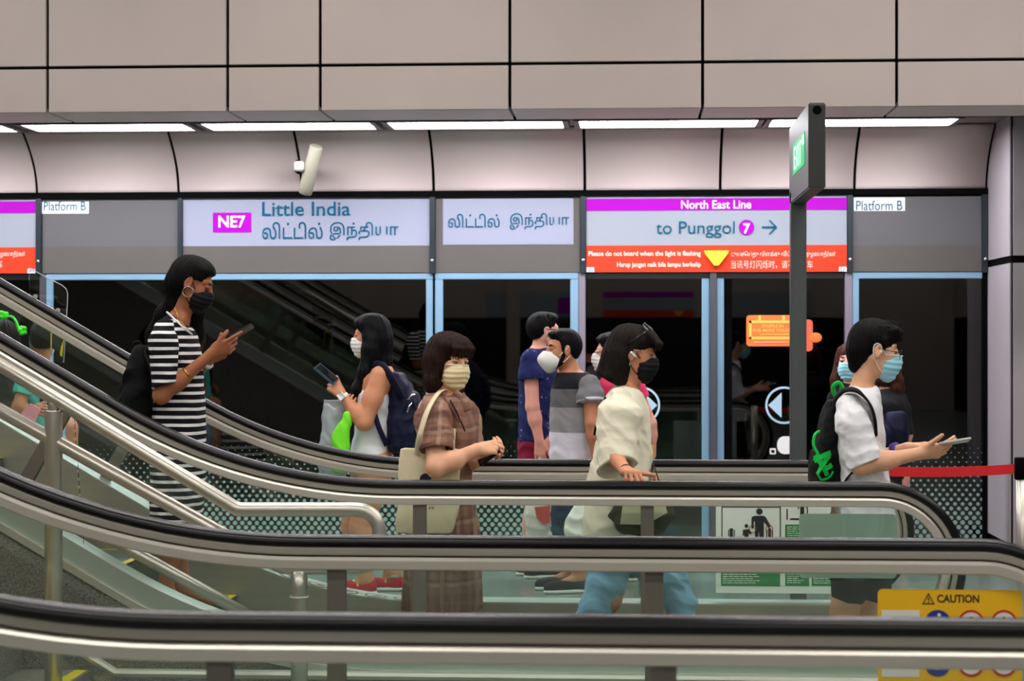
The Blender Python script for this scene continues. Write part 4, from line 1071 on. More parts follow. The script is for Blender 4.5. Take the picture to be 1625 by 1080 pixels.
def dot_cloth(name, base, dot):
    m, N, L, b = newmat(name); v = tc(m.node_tree, 'Object', (1, .6, 1))
    vo = N.new('ShaderNodeTexVoronoi'); vo.inputs['Scale'].default_value = 24; vo.inputs['Randomness'].default_value = .45; L.new(v, vo.inputs['Vector'])
    r = N.new('ShaderNodeValToRGB'); r.color_ramp.interpolation = 'CONSTANT'; r.color_ramp.elements[0].color = lin(dot); r.color_ramp.elements[1].color = lin(base); r.color_ramp.elements[1].position = .14
    L.new(vo.outputs['Distance'], r.inputs[0]); L.new(r.outputs[0], b.inputs['Base Color']); b.inputs['Roughness'].default_value = .85; b.inputs['Specular IOR Level'].default_value = .2; return m
SK_TAN = skin('skin_tan', (212, 146, 110)); SK_LIGHT = skin('skin_light', (232, 176, 142)); SK_BROWN = skin('skin_brown', (168, 104, 72)); SK_MID = skin('skin_medium', (190, 126, 94)); SK_ROSE = skin('skin_rose', (232, 168, 150))
HR_BLACK = hairm('hair_black', (9, 8, 9)); HR_BLUE = hairm('hair_blue_black', (9, 9, 14), .3); HR_BROWN = hairm('hair_dark_brown', (38, 22, 16)); HR_BROWN2 = hairm('hair_ash_brown', (27, 21, 18)); HR_RED = hairm('hair_reddish_brown', (70, 40, 30))
K_BLACK = fabric('black_cloth', (14, 14, 16), var=.2); K_WHITE = fabric('white_cotton', (236, 236, 240)); K_CREAM = fabric('cream_cotton', (238, 232, 208)); K_NAVY = fabric('navy_nylon', (20, 22, 50), .6, var=.15)
K_DENIM = fabric('light_denim', (150, 198, 236), var=.12); K_DENIMD = fabric('dark_denim', (28, 48, 72), var=.1); K_MAROON = fabric('maroon_cotton', (122, 24, 52)); K_PINK = fabric('pink_cotton', (226, 62, 104)); K_TEAL = fabric('teal_cotton', (86, 196, 182))
K_OLIVE = fabric('olive_canvas', (66, 64, 44), var=.1); K_CANVAS = fabric('natural_canvas', (226, 212, 178), var=.04); K_DARK = fabric('charcoal_cloth', (34, 34, 38), var=.1); K_GREEN = fabric('bright_green_webbing', (22, 196, 76), .6)
MK_WHITE = fabric('mask_white', (236, 234, 230), .7, bump=.04); MK_CREAM = fabric('mask_cream', (240, 222, 178), .7, bump=.04); MK_BLUE = fabric('mask_blue', (160, 216, 234), .7, bump=.04); MK_BLACK = fabric('mask_black', (16, 16, 22), .7, bump=.04)
M_PHONE = mat('phone_black', (18, 18, 20), .2, var=.05); M_PHONEW = mat('phone_white', (214, 210, 208), .3, var=.03); M_GOLD = mat('gold', (222, 168, 70), .25, metal=1); M_SILVER = mat('silver', (220, 220, 222), .2, metal=1)
# ------------------------------------------------------------------ people
GRP_R = None
def secs(Y, rows, dy=0.0):
    """rows (left px, right px, py, half width along depth[, depth offset])"""
    o = []
    for r in rows:
        y = Y + dy + (r[4] if len(r) > 4 else 0)
        a = P(r[0], r[2], y); b = P(r[1], r[2], y)
        o.append((a[2], (a[0] + b[0]) / 2, y, abs(b[0] - a[0]) / 2, r[3]))
    return o
def person(label, x, y, z, name='person'): return empty(name, (x, y, z), label, 'person')
def phone(c, along, normal, m, label, L_=.15, W_=.072, T_=.009, back=None):
    f = unit(along); n = unit(np.array(normal, float) - f * np.dot(normal, f)); s_ = np.cross(n, f)
    r = empty('phone', c, label, 'phone')
    bm = bmesh.new(); bmesh.ops.create_cube(bm, size=1)
    for v in bm.verts: v.co = Vector(tuple(c + f * v.co.x * L_ + s_ * v.co.y * W_ + n * v.co.z * T_))
    bmesh.ops.bevel(bm, geom=list(bm.edges), offset=.003, segments=2, affect='EDGES')
    MB().bm(bm).build('body', m, r)
    V = [c + f * a * (L_ * .47) + s_ * b * (W_ * .45) + n * (T_ * .5 + .0006) for a, b in ((-1, -1), (1, -1), (1, 1), (-1, 1))]
    mesh_obj('screen', V, [(0, 1, 2, 3)], mat('phone_glass', (24, 30, 34), .1), r)
    return r
def leg(S, hip, knee, ankle, toe, r=(.085, .058, .052, .036)):
    S.chain([hip, knee, ankle], [r[0], r[1], r[3]], .03)
    k_, a_ = np.array(knee, float), np.array(ankle, float); back = unit(np.array(a_ - np.array(toe, float)) * np.array((1, 1, 0)))
    S.ell(k_ * .68 + a_ * .32 + back * .012, (r[2], r[2], .11), None, .04)
    S.chain([ankle, toe], [r[3] * .95, .026], .03); S.ell(a_ + back * .02 + np.array((0, 0, -.035)), (.032, .03, .03), None, .02)
def shoe(ankle, toe, h, m, root, sole=None, name='shoe'):
    a = np.array(ankle, float); t = np.array(toe, float); f = unit((t - a) * np.array((1, 1, 0))); z0 = a[2] - h
    S = Shape(); R_ = frame(f)
    b = np.array((a[0], a[1], z0))
    S.ell(b + f * .09 + np.array((0, 0, .035)), (.14, .046, .045), R_, .02, e=2.4); S.ell(b + np.array((0, 0, .05)) - f * .01, (.055, .042, .055), R_, .02); S.cut((b[0], b[1], z0), (0, 0, -1), .004)
    o = shape_obj(name, S, .006, m, root)
    S = Shape(); S.ell(b + f * .08 + np.array((0, 0, .012)), (.150, .050, .020), R_, .01, e=2.6); S.cut((b[0], b[1], z0), (0, 0, -1), .002)
    shape_obj('sole', S, .006, sole or MK_WHITE, o)
    return o
def watch(c, axis, r, m, root, w=.018, face=None, mf=None):
    a = unit(axis); S = Shape()
    mb = MB(); mb.tube([c - a * w / 2, c - a * w * .45, c + a * w * .45, c + a * w / 2], [r * .97, r, r, r * .97], 20); o = mb.build('wristband', m, root, True)
    if face is not None:
        f = unit(face); bm = bmesh.new(); bmesh.ops.create_cube(bm, size=1); R_ = frame(f, a)
        for v in bm.verts: v.co = Vector(tuple(c + f * r + R_ @ np.array((v.co.x * .010, v.co.y * .030, v.co.z * .036))))
        bmesh.ops.bevel(bm, geom=list(bm.edges), offset=.004, segments=2, affect='EDGES'); MB().bm(bm).build('watch_case', mf or m, o, True)
    return o

def sleeve(parent, pts, rs, m, n=None, seed=0, wr=.004, freq=30, hollow=True, h=.0048, name='sleeve', sq=None, th=.007):
    """a tube of cloth, open at its end"""
    S = Shape(); pts = [np.array(p, float) for p in pts]; d = unit(pts[-1] - pts[-2]); n = d if n is None else unit(n)
    S.chain(pts[:-1] + [pts[-1] + d * .05], list(rs[:-1]) + [rs[-1] * 1.04], .03, sq=sq)
    S.wrinkle(wr, freq, seed, (.4, .2, 1)); S.wrinkle(wr * .5, freq * 2.1, seed + 5)
    S.cut(pts[-1], n, .003)
    if hollow: S.cone(pts[-1] - d * .04, pts[-1] + d * .1, rs[-1] - th - .012, rs[-1] - th + .004, .004, 's', sq=sq)
    return shape_obj(name, S, h, m, parent)

# ================= man in the white T-shirt with a black backpack (rider, right)
def man_white():
    Y = 8.95; root = person('young man in white T-shirt, glasses and blue mask looking past his phone, black backpack', PX(1365, Y), Y, 0)
    H = Head(P(1389, 556, Y), 4, 10, 0, 1.06)
    S = Shape(); nk = P(1366, 622, Y); head_shape(S, H, nk, .050, 1.02)
    S.loft(secs(Y, [(1346, 1390, 616, .05), (1330, 1394, 642, .14), (1326, 1398, 670, .155), (1326, 1398, 720, .15), (1322, 1404, 780, .165), (1318, 1406, 830, .17), (1320, 1404, 880, .16)]), k=.03)
    ns, ne, nw = P(1354, 662, Y - .18), P(1366, 738, Y - .25), P(1460, 719, Y - .20)
    S.chain([ns, ne, nw], [.052, .043, .028], .02); S.ell(ne * .62 + nw * .38, (.06, .04, .042), None, .03)
    wf = unit(nw - ne)
    g = hand(S, nw, (.95, .05, .14), (.10, -.80, -.50), 1, ((18, 12, 8), (22, 14, 8), (28, 16, 10), (34, 18, 12)), (.70, .66, .22), (2, 6), 1.02, 3)
    fs, fe, fwr = P(1352, 655, Y + .19), P(1370, 735, Y + .25), P(1440, 711, Y + .06)
    S.chain([fs, fe, fwr], [.052, .043, .028], .02)
    hand(S, fwr, (.96, -.25, .05), (-.1, .6, .75), -1, ((8, 12, 8),) * 4, (.8, .5, -.3), (10, 20), 1.0)
    for dy, kx, ax, ay in ((-.09, 1345, 1330, 1040), (.09, 1382, 1392, 1040)):
        leg(S, P(1360, 850, Y + dy), P(kx, 950, Y + dy), np.array((PX(ax, Y), Y + dy, .09)), np.array((PX(ax, Y) + .15, Y + dy, .04)), (.09, .06, .056, .038))
    shape_obj('body', S, .0042, SK_LIGHT, root)
    eyes(H, root); brows(H, root, HR_BLACK)
    m = mask_(H, root, MK_BLUE, MK_WHITE)
    S = Shape(); H.cone(S, (.100, 0, -.0075), (.060, .052, -.012), .0035, .0035, .003); H.cone(S, (.100, 0, -.0075), (.060, -.052, -.012), .0035, .0035, .003); 
    # white top edge of the mask
    mb = MB(); mb.tube(curve([H(.036, -.0675, -.013), H(.075, -.054, -.008), H(.1145, -.012, -.004), H(.118, 0, -.003), H(.1145, .012, -.004), H(.075, .054, -.008), H(.036, .0675, -.013)], 6), .0032, 6); mb.build('mask_edge', MK_WHITE, m, True)
    # hair: short, full on top
    S = Shape(); e = H.ell
    e(S, (-.020, 0, .050), (.104, .084, .088), .02); e(S, (.045, 0, .092), (.062, .066, .034), .03); e(S, (-.06, 0, .00), (.062, .074, .072), .03)
    for y in (1, -1): H.cone(S, (.02, .070 * y, .05), (.018, .074 * y, .01), .016, .008, .015)
    rr = random.Random(5)
    for i in range(46):
        a = rr.uniform(-1.9, 1.9); q_ = rr.uniform(.0, 1)
        x_ = .085 * math.cos(a) * (1 - q_ * .5) - .01; y_ = .07 * math.sin(a) * (1 - q_ * .5); z_ = .085 + .045 * q_
        H.cone(S, (x_ * .9, y_ * .9, z_ - .02), (x_ + .022 + rr.uniform(-.01, .02), y_ * 1.1, z_ + rr.uniform(-.012, .014)), .012, .003, .012)
    for y in (-.05, -.03, -.012, .008, .028, .048): H.cone(S, (.06, y, .095), (.098, y * 1.06, .056 + rr.uniform(-.006, .01)), .016, .004, .012)
    e(S, (.094, 0, -.02), (.060, .082, .070), .01, 's'); 
    for y in (1, -1): e(S, (.002, .09 * y, -.012), (.030, .03, .040), .008, 's')
    H.cone(S, (-.068, 0, -.02), (-.070, 0, -.078), .050, .034, .03)
    S.disp(strands(H, .0018, 34, 1)); shape_obj('hair', S, .0036, HR_BLACK, root)
    # glasses
    gl = MB()
    for y in (1, -1):
        c = [H(.107 - .010 * abs(math.cos(t)) * (1 if math.cos(t) * y > 0 else 0), .033 * y + .025 * math.cos(t), .000 + .020 * math.sin(t)) for t in np.linspace(0, 2 * math.pi, 25)]
        gl.tube(c, .0015, 6, False); gl.tube([H(.095, .057 * y, .006), H(.04, .077 * y, .008), H(-.012, .082 * y, .012)], .0017, 6)
    gl.tube([H(.109, -.009, .004), H(.112, 0, .007), H(.109, .009, .004)], .0015, 6)
    gl.build('glasses', mat('glasses_wire', (26, 24, 24), .3, metal=.6), root, True)
    S = Shape(); H.ell(S, (.008, -.0845, -.003), (.006, .005, .008)); shape_obj('earbud', S, .002, MK_WHITE, root)
    # T-shirt
    S = Shape()
    S.loft(secs(Y, [(1345, 1392, 612, .075), (1334, 1396, 622, .13), (1322, 1398, 640, .19), (1317, 1402, 668, .21), (1318, 1404, 705, .205), (1320, 1408, 740, .205), (1322, 1414, 775, .21), (1320, 1420, 812, .215), (1318, 1424, 826, .215)]), 2.3, k=.03)
    S.ell(nk + np.array((.012, 0, .012)), (.068, .068, .05), frame((1, 0, -.35)), .012, 's')
    S.wrinkle(.0060, 20, 3, (.7, .2, .8)); S.wrinkle(.0022, 48, 4, (1, .3, .6))
    sh_ = shape_obj('t_shirt', S, .0048, K_WHITE, root)
    sleeve(sh_, [P(1348, 646, Y - .15), P(1354, 672, Y - .205), P(1372, 736, Y - .235)], [.062, .075, .080], K_WHITE, (.42, -.12, -1), 3)
    sleeve(sh_, [P(1348, 646, Y + .15), P(1354, 672, Y + .205), P(1372, 736, Y + .235)], [.062, .075, .080], K_WHITE, (.42, .12, -1), 4)
    S = Shape(); S.loft(secs(Y, [(1316, 1410, 815, .18), (1312, 1412, 860, .185), (1312, 1416, 905, .19)]), k=.02)
    for dy, x_ in ((-.09, 1352), (.09, 1380)): S.cone(P(x_, 870, Y + dy), P(x_ - 4 if dy < 0 else x_ + 6, 935, Y + dy), .10, .085, .03)
    S.wrinkle(.003, 30, 9); shape_obj('shorts', S, .007, K_DARK, root)
    for dy, ax in ((-.09, 1330), (.09, 1392)): shoe((PX(ax, Y), Y + dy, .09), (PX(ax, Y) + .15, Y + dy, .04), .09, K_WHITE, root)
    watch(P(1421, 713, Y + .10), unit(fwr - fe), .033, mat('purple_strap', (70, 44, 130), .5), root, .026)
    ph = phone(P(1514, 701, Y - .20), (.97, .05, .16), (-.16, .25, .95), M_PHONEW, 'pale phone lying flat in the hand of the man in white', .145, .07)
    # backpack
    bp = empty('backpack', P(1315, 762, Y), 'black backpack with green cord and ribbons on the man in white', 'bag')
    S = Shape(); S.loft(secs(Y, [(1312, 1330, 634, .09), (1304, 1334, 655, .125), (1297, 1334, 685, .14), (1291, 1336, 715, .145), (1289, 1338, 745, .15), (1289, 1340, 780, .15), (1292, 1340, 800, .14)], .0), 2.6, k=.02)
    S.loft(secs(Y, [(1286, 1315, 712, .10), (1284, 1315, 735, .115), (1285, 1315, 775, .115), (1288, 1315, 788, .1)]), 2.8, k=.012)
    S.wrinkle(.004, 34, 6); shape_obj('pack_body', S, .005, K_BLACK, bp)
    for s_ in (-1, 1):
        y0 = Y + s_ * .115
        pts = curve([P(1322, 652, y0), P(1326, 632, y0 - s_ * .005), P(1342, 619, y0 + s_ * .02), P(1362, 622, y0 + s_ * .075), P(1380, 640, y0 + s_ * .10), P(1388, 664, y0 + s_ * .10), P(1390, 690, y0 + s_ * .095)], 6)
        MB().ribbon(pts, [(0, 1, .15)] * len(pts), .062, .010).build('shoulder_strap', K_BLACK, bp, True)
        pts = curve([P(1390, 690, y0 + s_ * .095), P(1376, 725, y0 + s_ * .12), P(1350, 752, y0 + s_ * .09), P(1334, 772, y0 + s_ * .02)], 6)
        MB().ribbon(pts, [(0, 1, .1)] * len(pts), .026, .004).build('strap_tail', K_BLACK, bp, True)
    MB().tube(curve([P(1326, 630, Y - .03), P(1322, 614, Y - .05), P(1330, 607, Y - .06), P(1336, 613, Y - .05), P(1334, 628, Y - .03)], 6), .010, 8).build('grab_handle', K_GREEN, bp, True)
    MB().tube(curve([P(1300, 684, Y - .12), P(1293, 690, Y - .14), P(1291, 705, Y - .15), P(1297, 718, Y - .155), P(1304, 728, Y - .15)], 6), .007, 8).build('green_cord', K_GREEN, bp, True)
    rb = MB()
    for a_, b_, c_ in (((1292, 731), (1306, 723), (1318, 718)), ((1293, 722), (1305, 738), (1313, 754)), ((1316, 722), (1306, 736), (1297, 752)), ((1299, 727), (1310, 742), (1320, 737))):
        rb.ribbon(curve([P(*a_, Y - .163), P(*b_, Y - .172), P(*c_, Y - .163)], 5), (.3, .1, 1), .022, .003)
    rb.build('green_ribbons', K_GREEN, bp)
    MB().tube(curve([P(1298, 752, Y - .16), P(1304, 761, Y - .16), P(1316, 757, Y - .16), P(1322, 748, Y - .155)], 5), .005, 8).build('ribbon_end', K_GREEN, bp, True)

# ================= woman in the cream top, hand on the rail
def woman_cream():
    Y = 8.82; root = person('woman with dark bob and black mask, cream oversized top, resting her hand on the rail', PX(1000, Y), Y, 0)
    H = Head(P(1005, 561, Y), -2, 9, 0, 1.0)
    S = Shape(); nk = P(996, 616, Y); head_shape(S, H, nk, .047, .95, .8)
    S.loft(secs(Y, [(978, 1010, 612, .05), (965, 1020, 628, .15), (960, 1022, 660, .16), (958, 1022, 720, .14), (955, 1022, 790, .15), (952, 1020, 860, .16)]), k=.03)
    sh, el_, wr = P(985, 648, Y - .16), P(968, 714, Y - .22), P(992, 746, 8.39)
    S.chain([sh, el_, wr], [.046, .040, .027], .02); S.ell(el_ * .65 + wr * .35, (.05, .045, .042), None, .03)
    hand(S, wr, (.36, -.86, -.06), (.05, -.08, 1), 1, ((46, 34, 12), (50, 36, 12), (52, 36, 12), (54, 34, 12)), (.30, .95, -.05), (0, 8), .98, 9)
    fs, fe, fw_ = P(985, 642, Y + .16), P(990, 715, Y + .22), P(1018, 752, Y + .06)
    S.chain([fs, fe, fw_], [.046, .040, .027], .02)
    hand(S, fw_, (.8, -.3, -.4), (.3, .6, .7), -1, ((50, 60, 30),) * 4, (.6, .5, -.5), (10, 30), .92)
    leg(S, P(980, 862, Y - .08), P(965, 950, Y - .08), np.array((PX(905, Y), Y - .08, .13)), np.array((PX(905, Y) + .13, Y - .08, .05)))
    leg(S, P(1000, 862, Y + .08), P(1080, 950, Y + .08), np.array((PX(1085, Y), Y + .08, .09)), np.array((PX(1085, Y) + .15, Y + .08, .04)))
    shape_obj('body', S, .0042, SK_TAN, root)
    eyes(H, root); m = mask_(H, root, MK_BLACK, MK_BLACK)
    # straight bob swept back
    S = Shape(); e = H.ell
    e(S, (-.022, 0, .048), (.102, .086, .088), .02); e(S, (.032, 0, .076), (.060, .072, .046), .03); e(S, (-.055, 0, -.02), (.070, .084, .09), .04)
    H.cone(S, (-.075, 0, -.03), (-.098, 0, -.105), .066, .058, .04); H.cone(S, (-.05, -.045, -.02), (-.075, -.055, -.118), .045, .040, .03); H.cone(S, (-.04, .05, -.02), (-.05, .06, -.118), .045, .038, .03)
    H.cone(S, (-.045, -.05, -.06), (-.030, -.055, -.128), .036, .024, .03)
    for y in (-1, 1): H.cone(S, (.02, .066 * y, .06), (.004, .078 * y, .018), .022, .012, .02)
    rr = random.Random(3)
    for i, y in enumerate(np.linspace(-.066, .066, 11)):
        f_ = 1 - (y / .075) ** 2
        H.cone(S, (.045 + .02 * f_, y * .9, .10), (.085 + .026 * f_ ** .5 + .004, y * 1.02, .062), .016, .010, .012); H.cone(S, (.088 + .028 * f_ ** .5, y * 1.02, .062), (.086 + .030 * f_ ** .5, y * 1.05, .028 + rr.uniform(-.006, .012)), .010, .003, .006)
    e(S, (.088, 0, -.035), (.068, .066, .066), .012, 's'); e(S, (.036, -.088, -.030), (.056, .05, .060), .010, 's'); e(S, (.036, .088, -.030), (.056, .05, .060), .010, 's')
    S.cut(H(-.06, 0, -.150), H.R @ np.array((-.38, 0, -1)), .008)
    S.disp(strands(H, .0022, 40, 2)); hr = shape_obj('hair', S, .0036, HR_BROWN2, root)
    mb = MB(); mb.tube([H(.034, -.083, .019), H(.000, -.092, .020)], .0018, 6); mb.build('hair_clip', M_SILVER, hr, True)
    sg = empty('sunglasses', H(.07, 0, .14), 'dark sunglasses pushed up on the hair of the woman in cream', 'sunglasses')
    mb = MB()
    for y in (1, -1):
        S = Shape(); S.ell(H(.048, .038 * y, .122), (.029, .027, .007), frame(H.R @ np.array((.80, .1 * y, -.55)), H.R @ np.array((.52, .42 * y, .74))), .01, e=2.6); shape_obj('lens', S, .003, mat('dark_lens', (10, 10, 12), .08), sg)
        mb.tube([H(.046, .066 * y, .110), H(.02, .084 * y, .085), H(-.03, .092 * y, .040)], .0035, 6)
    mb.tube([H(.066, -.012, .124), H(.068, 0, .126), H(.066, .012, .124)], .003, 6); mb.tube(curve([H(.022, -.052, .132), H(.030, -.03, .143), H(.034, 0, .146), H(.030, .03, .143), H(.022, .052, .132)], 5), .003, 6)
    mb.build('frame', mat('glasses_frame_gloss', (20, 18, 18), .15), sg, True)
    mb = MB(); mb.tube([H(-.002, -.086, .000), H(.018, -.090, -.012)], [.0068, .0042], 10); mb.tube([H(-.010, -.082, .006), H(.001, -.088, .001)], [.006, .0075], 10); mb.build('earbud', MK_WHITE, root, True)
    mb = MB(); mb.tube(curve([H(-.006, -.082, -.034), H(-.004, -.088, -.05), H(.0, -.082, -.062)], 6), .0014, 6); mb.build('earring', M_SILVER, root, True)
    # oversized top
    S = Shape()
    S.loft(secs(Y, [(978, 1012, 611, .07), (966, 1020, 622, .14), (958, 1027, 642, .19), (951, 1031, 675, .205), (944, 1034, 705, .205), (939, 1036, 735, .205), (934, 1036, 765, .21), (930, 1034, 800, .21), (925, 1030, 830, .215), (922, 1026, 858, .215)]), 2.2, k=.03)
    S.ell(nk + np.array((.016, 0, .016)), (.058, .062, .046), frame((1, 0, -.4)), .012, 's')
    S.wrinkle(.0075, 17, 8, (.9, .3, .35)); S.wrinkle(.0025, 44, 9, (1, .3, .4))
    sh_ = shape_obj('top', S, .005, K_CREAM, root)
    sleeve(sh_, [P(984, 640, Y - .13), P(982, 662, Y - .185), P(978, 742, 8.55)], [.068, .094, .084], K_CREAM, (.30, -.62, -1), 11, .006, 24)
    sleeve(sh_, [P(984, 640, Y + .13), P(986, 660, Y + .19), P(996, 738, Y + .22)], [.065, .085, .078], K_CREAM, (.3, .4, -1), 12, .006, 24)
    mb = MB(); mb.tube(curve([P(961, 630, Y - .10), P(953, 648, Y - .12), P(947, 668, Y - .12), P(943, 690, Y - .11)], 5), .005, 6); mb.build('seam_cord', K_BLACK, sh_, True)
    watch(wr + unit(np.array((.3, -.62, -.1))) * .004, unit(wr - el_), .0295, K_BLACK, root, .006)
    # jeans
    S = Shape(); S.loft(secs(Y, [(940, 1020, 855, .165), (945, 1040, 890, .17)]), k=.03)
    S.chain([P(975, 880, Y - .08), P(962, 925, Y - .08), P(948, 960, Y - .08), np.array((PX(916, Y), Y - .08, .16))], [.095, .085, .074, .062], .03)
    S.chain([P(1012, 880, Y + .08), P(1062, 915, Y + .08), P(1080, 955, Y + .08), np.array((PX(1088, Y), Y + .08, .13))], [.095, .08, .068, .06], .03)
    S.wrinkle(.006, 34, 14, (.3, .2, 1)); shape_obj('jeans', S, .0055, K_DENIM, root)
    shoe((PX(905, Y), Y - .08, .10), (PX(905, Y) + .13, Y - .08, .05), .10, K_WHITE, root); shoe((PX(1085, Y), Y + .08, .09), (PX(1085, Y) + .15, Y + .08, .04), .09, K_WHITE, root)
    # olive bag with pale flap
    bg = empty('shoulder_bag', P(1022, 848, Y - .25), 'olive canvas bag with a pale front panel carried by the woman in cream', 'bag')
    S = Shape(); S.loft(secs(Y - .23, [(1002, 1046, 776, .02), (980, 1064, 795, .04), (972, 1070, 812, .05), (974, 1064, 832, .052), (984, 1052, 848, .045)]), 2.6, k=.02); S.wrinkle(.005, 30, 17); shape_obj('bag_body', S, .0055, K_OLIVE, bg)
    S = Shape()
    Vp = [P(990, 786, Y - .285), P(1052, 786, Y - .285), P(1059, 813, Y - .295), P(1036, 826, Y - .298), P(1020, 832, Y - .298), P(984, 831, Y - .292)]
    MB().prism([(p[0], p[2]) for p in Vp], Y - .302, Y - .286).build('pale_flap', fabric('pale_green_canvas', (206, 206, 170), var=.06), bg)
    for y in (0, 1):
        MB().ribbon(curve([P(1040, 795, Y - .20 + .03 * y), P(1046, 770, Y - .18), P(1040, 745, Y - .10 + .05 * y), P(1032, 725, Y - .02), P(1012, 660, Y + .14)], 6), (0, 1, 0), .03, .006).build('strap', K_OLIVE, bg, True)

# ================= woman in the brown check dress with the canvas tote
def woman_brown():
    Y = 9.08; root = person('woman with dark brown bob, cream mask and brown check shirt dress, hands clasped', PX(705, Y), Y, 0)
    H = Head(P(712, 573, Y), -42, 7, -2, 1.02)
    S = Shape(); nk = P(700, 624, Y + .02); head_shape(S, H, nk, .048, .98, .6)
    S.loft(secs(Y, [(684, 722, 620, .05), (672, 735, 638, .15), (668, 742, 670, .15), (672, 742, 730, .13), (665, 748, 790, .15)]), k=.03, yaw=-.35)
    sh, el_, wr = P(688, 652, Y - .16), P(692, 742, Y - .34), P(757, 713, Y - .27)
    S.chain([sh, el_, wr], [.050, .044, .029], .02); S.ell(el_ * .66 + wr * .34, (.06, .044, .046), None, .03)
    hand(S, wr, (.90, .15, .12), (.15, -.75, .62), 1, ((34, 48, 30), (40, 52, 32), (44, 52, 32), (46, 52, 30)), (.80, .30, -.35), (12, 26), .98, 2)
    fs, fe, fw_ = P(722, 648, Y + .16), P(742, 735, Y + .08), P(760, 730, Y - .19)
    S.chain([fs, fe, fw_], [.048, .042, .029], .02)
    hand(S, fw_, (.70, -.3, .30), (.3, -.3, -.9), -1, ((36, 50, 30),) * 4, (.75, .4, -.4), (10, 24), .98)
    for dy, x_ in ((-.09, 690), (.09, 715)): leg(S, P(x_, 840, Y + dy), P(x_ + 2, 940, Y + dy), np.array((PX(x_, Y), Y + dy, .09)), np.array((PX(x_, Y) + .12, Y + dy - .05, .04)))
    shape_obj('body', S, .0042, SK_LIGHT, root)
    eyes(H, root); brows(H, root, HR_BROWN, .003); m = mask_(H, root, MK_CREAM, MK_CREAM)
    mb = MB(); mb.tube(curve([H(.036, -.0675, -.013), H(.075, -.055, -.008), H(.1145, -.012, -.004), H(.118, 0, -.003), H(.1145, .012, -.004), H(.075, .055, -.008), H(.036, .0675, -.013)], 6), .0028, 6); mb.build('mask_edge', MK_WHITE, m, True)
    S = Shape(); e = H.ell
    e(S, (-.020, 0, .046), (.106, .092, .092), .02); e(S, (-.03, 0, -.01), (.085, .094, .09), .04)
    for y in (-1, 1):
        H.cone(S, (-.02, .062 * y, .0), (-.012, .074 * y, -.10), .042, .040, .03); H.cone(S, (-.012, .074 * y, -.10), (-.008, .086 * y, -.135), .038, .024, .02)
        H.cone(S, (.035, .062 * y, .07), (.030, .080 * y, .0), .024, .014, .02); H.cone(S, (.030, .080 * y, .0), (.024, .086 * y, -.075), .013, .010, .012)
    H.cone(S, (-.06, 0, -.02), (-.066, 0, -.115), .074, .066, .04)
    e(S, (.030, 0, .082), (.072, .076, .042), .03)
    rr = random.Random(9)
    for i, y in enumerate(np.linspace(-.058, .058, 17)):
        f_ = math.sqrt(max(0, 1 - (y / .078) ** 2)); yy = y * 1.02
        H.cone(S, (.050, y * .8, .102), (.080 + .020 * f_, yy, .070), .014, .009, .010); H.cone(S, (.080 + .020 * f_, yy, .070), (.079 + .021 * f_, yy * 1.03 + rr.uniform(-.003, .003), .026 + rr.uniform(-.010, .010)), .0075, .0022, .004)
    e(S, (.092, 0, -.045), (.070, .067, .066), .010, 's')
    S.cut(H(-.03, 0, -.148), H.R @ np.array((-.1, 0, -1)), .008)
    S.disp(strands(H, .0024, 44, 3)); shape_obj('hair', S, .0036, HR_BROWN, root)
    # shirt dress
    M_CH = check_cloth('brown_check_cotton', (150, 112, 96), (116, 82, 72), (176, 146, 128))
    S = Shape()
    S.loft(secs(Y, [(684, 722, 622, .06), (672, 734, 632, .13), (664, 744, 648, .175), (660, 754, 672, .17), (664, 757, 696, .155), (668, 752, 730, .145), (668, 750, 756, .15), (659, 752, 790, .18), (653, 756, 830, .20), (648, 759, 880, .21), (644, 762, 930, .23), (641, 764, 985, .24), (640, 765, 1010, .24)]), 2.2, k=.03, yaw=0)
    S.ell(nk + np.array((.03, -.03, .010)), (.055, .055, .045), None, .012, 's')
    S.cone(P(716, 622, Y - .14), P(726, 650, Y - .185), .016, .004, .01, 's')
    S.wrinkle(.0045, 24, 18, (.8, .3, .4), lambda X, Y_, Z: (Z > .88)); 
    def pleat(X, Y_, Z):
        g = np.clip((.92 - Z) / .3, 0, 1); a = np.arctan2(Y_ - Y, X - PX(703, Y))
        return g * (.011 * np.sin(a * 17 + 1.2 * np.sin(Z * 5)) + .005 * np.sin(a * 31 + 2))
    S.disp(pleat); sh_ = shape_obj('shirt_dress', S, .0052, M_CH, root)
    sleeve(sh_, [P(690, 645, Y - .10), P(688, 666, Y - .20), P(692, 711, Y - .285)], [.066, .084, .076], M_CH, (.10, -.35, -1), 21, .006, 26)
    S = Shape(); S.chain([P(692, 702, Y - .27), P(692.5, 713, Y - .287)], [.080, .080], .01); S.cut(P(692, 702, Y - .27), (-.10, .35, 1), .002); S.cut(P(692, 714, Y - .29), (.10, -.35, -1), .002); S.cone(P(692, 698, Y - .26), P(692, 722, Y - .30), .067, .069, .003, 's'); shape_obj('cuff', S, .0048, M_CH, sh_)
    sleeve(sh_, [P(722, 640, Y + .12), P(735, 660, Y + .15), P(742, 712, Y + .14)], [.065, .082, .076], M_CH, (.1, .1, -1), 22, .006, 26)
    mb = MB()
    for a_, b_, c_ in (((699, 622), (713, 640), (732, 668)), ((722, 622), (736, 634), (742, 652))):
        mb.ribbon(curve([P(a_[0], a_[1], Y - .10), P(b_[0], b_[1], Y - .175), P(c_[0], c_[1], Y - .195)], 6), (.7, -.2, .5), .030, .006)
    mb.build('collar', M_CH, sh_, True)
    mb = MB(); mb.tube(curve([P(714, 634, Y - .185), P(726, 656, Y - .195), P(738, 684, Y - .19)], 5), .0035, 6); mb.build('dark_piping', K_DARK, sh_, True)
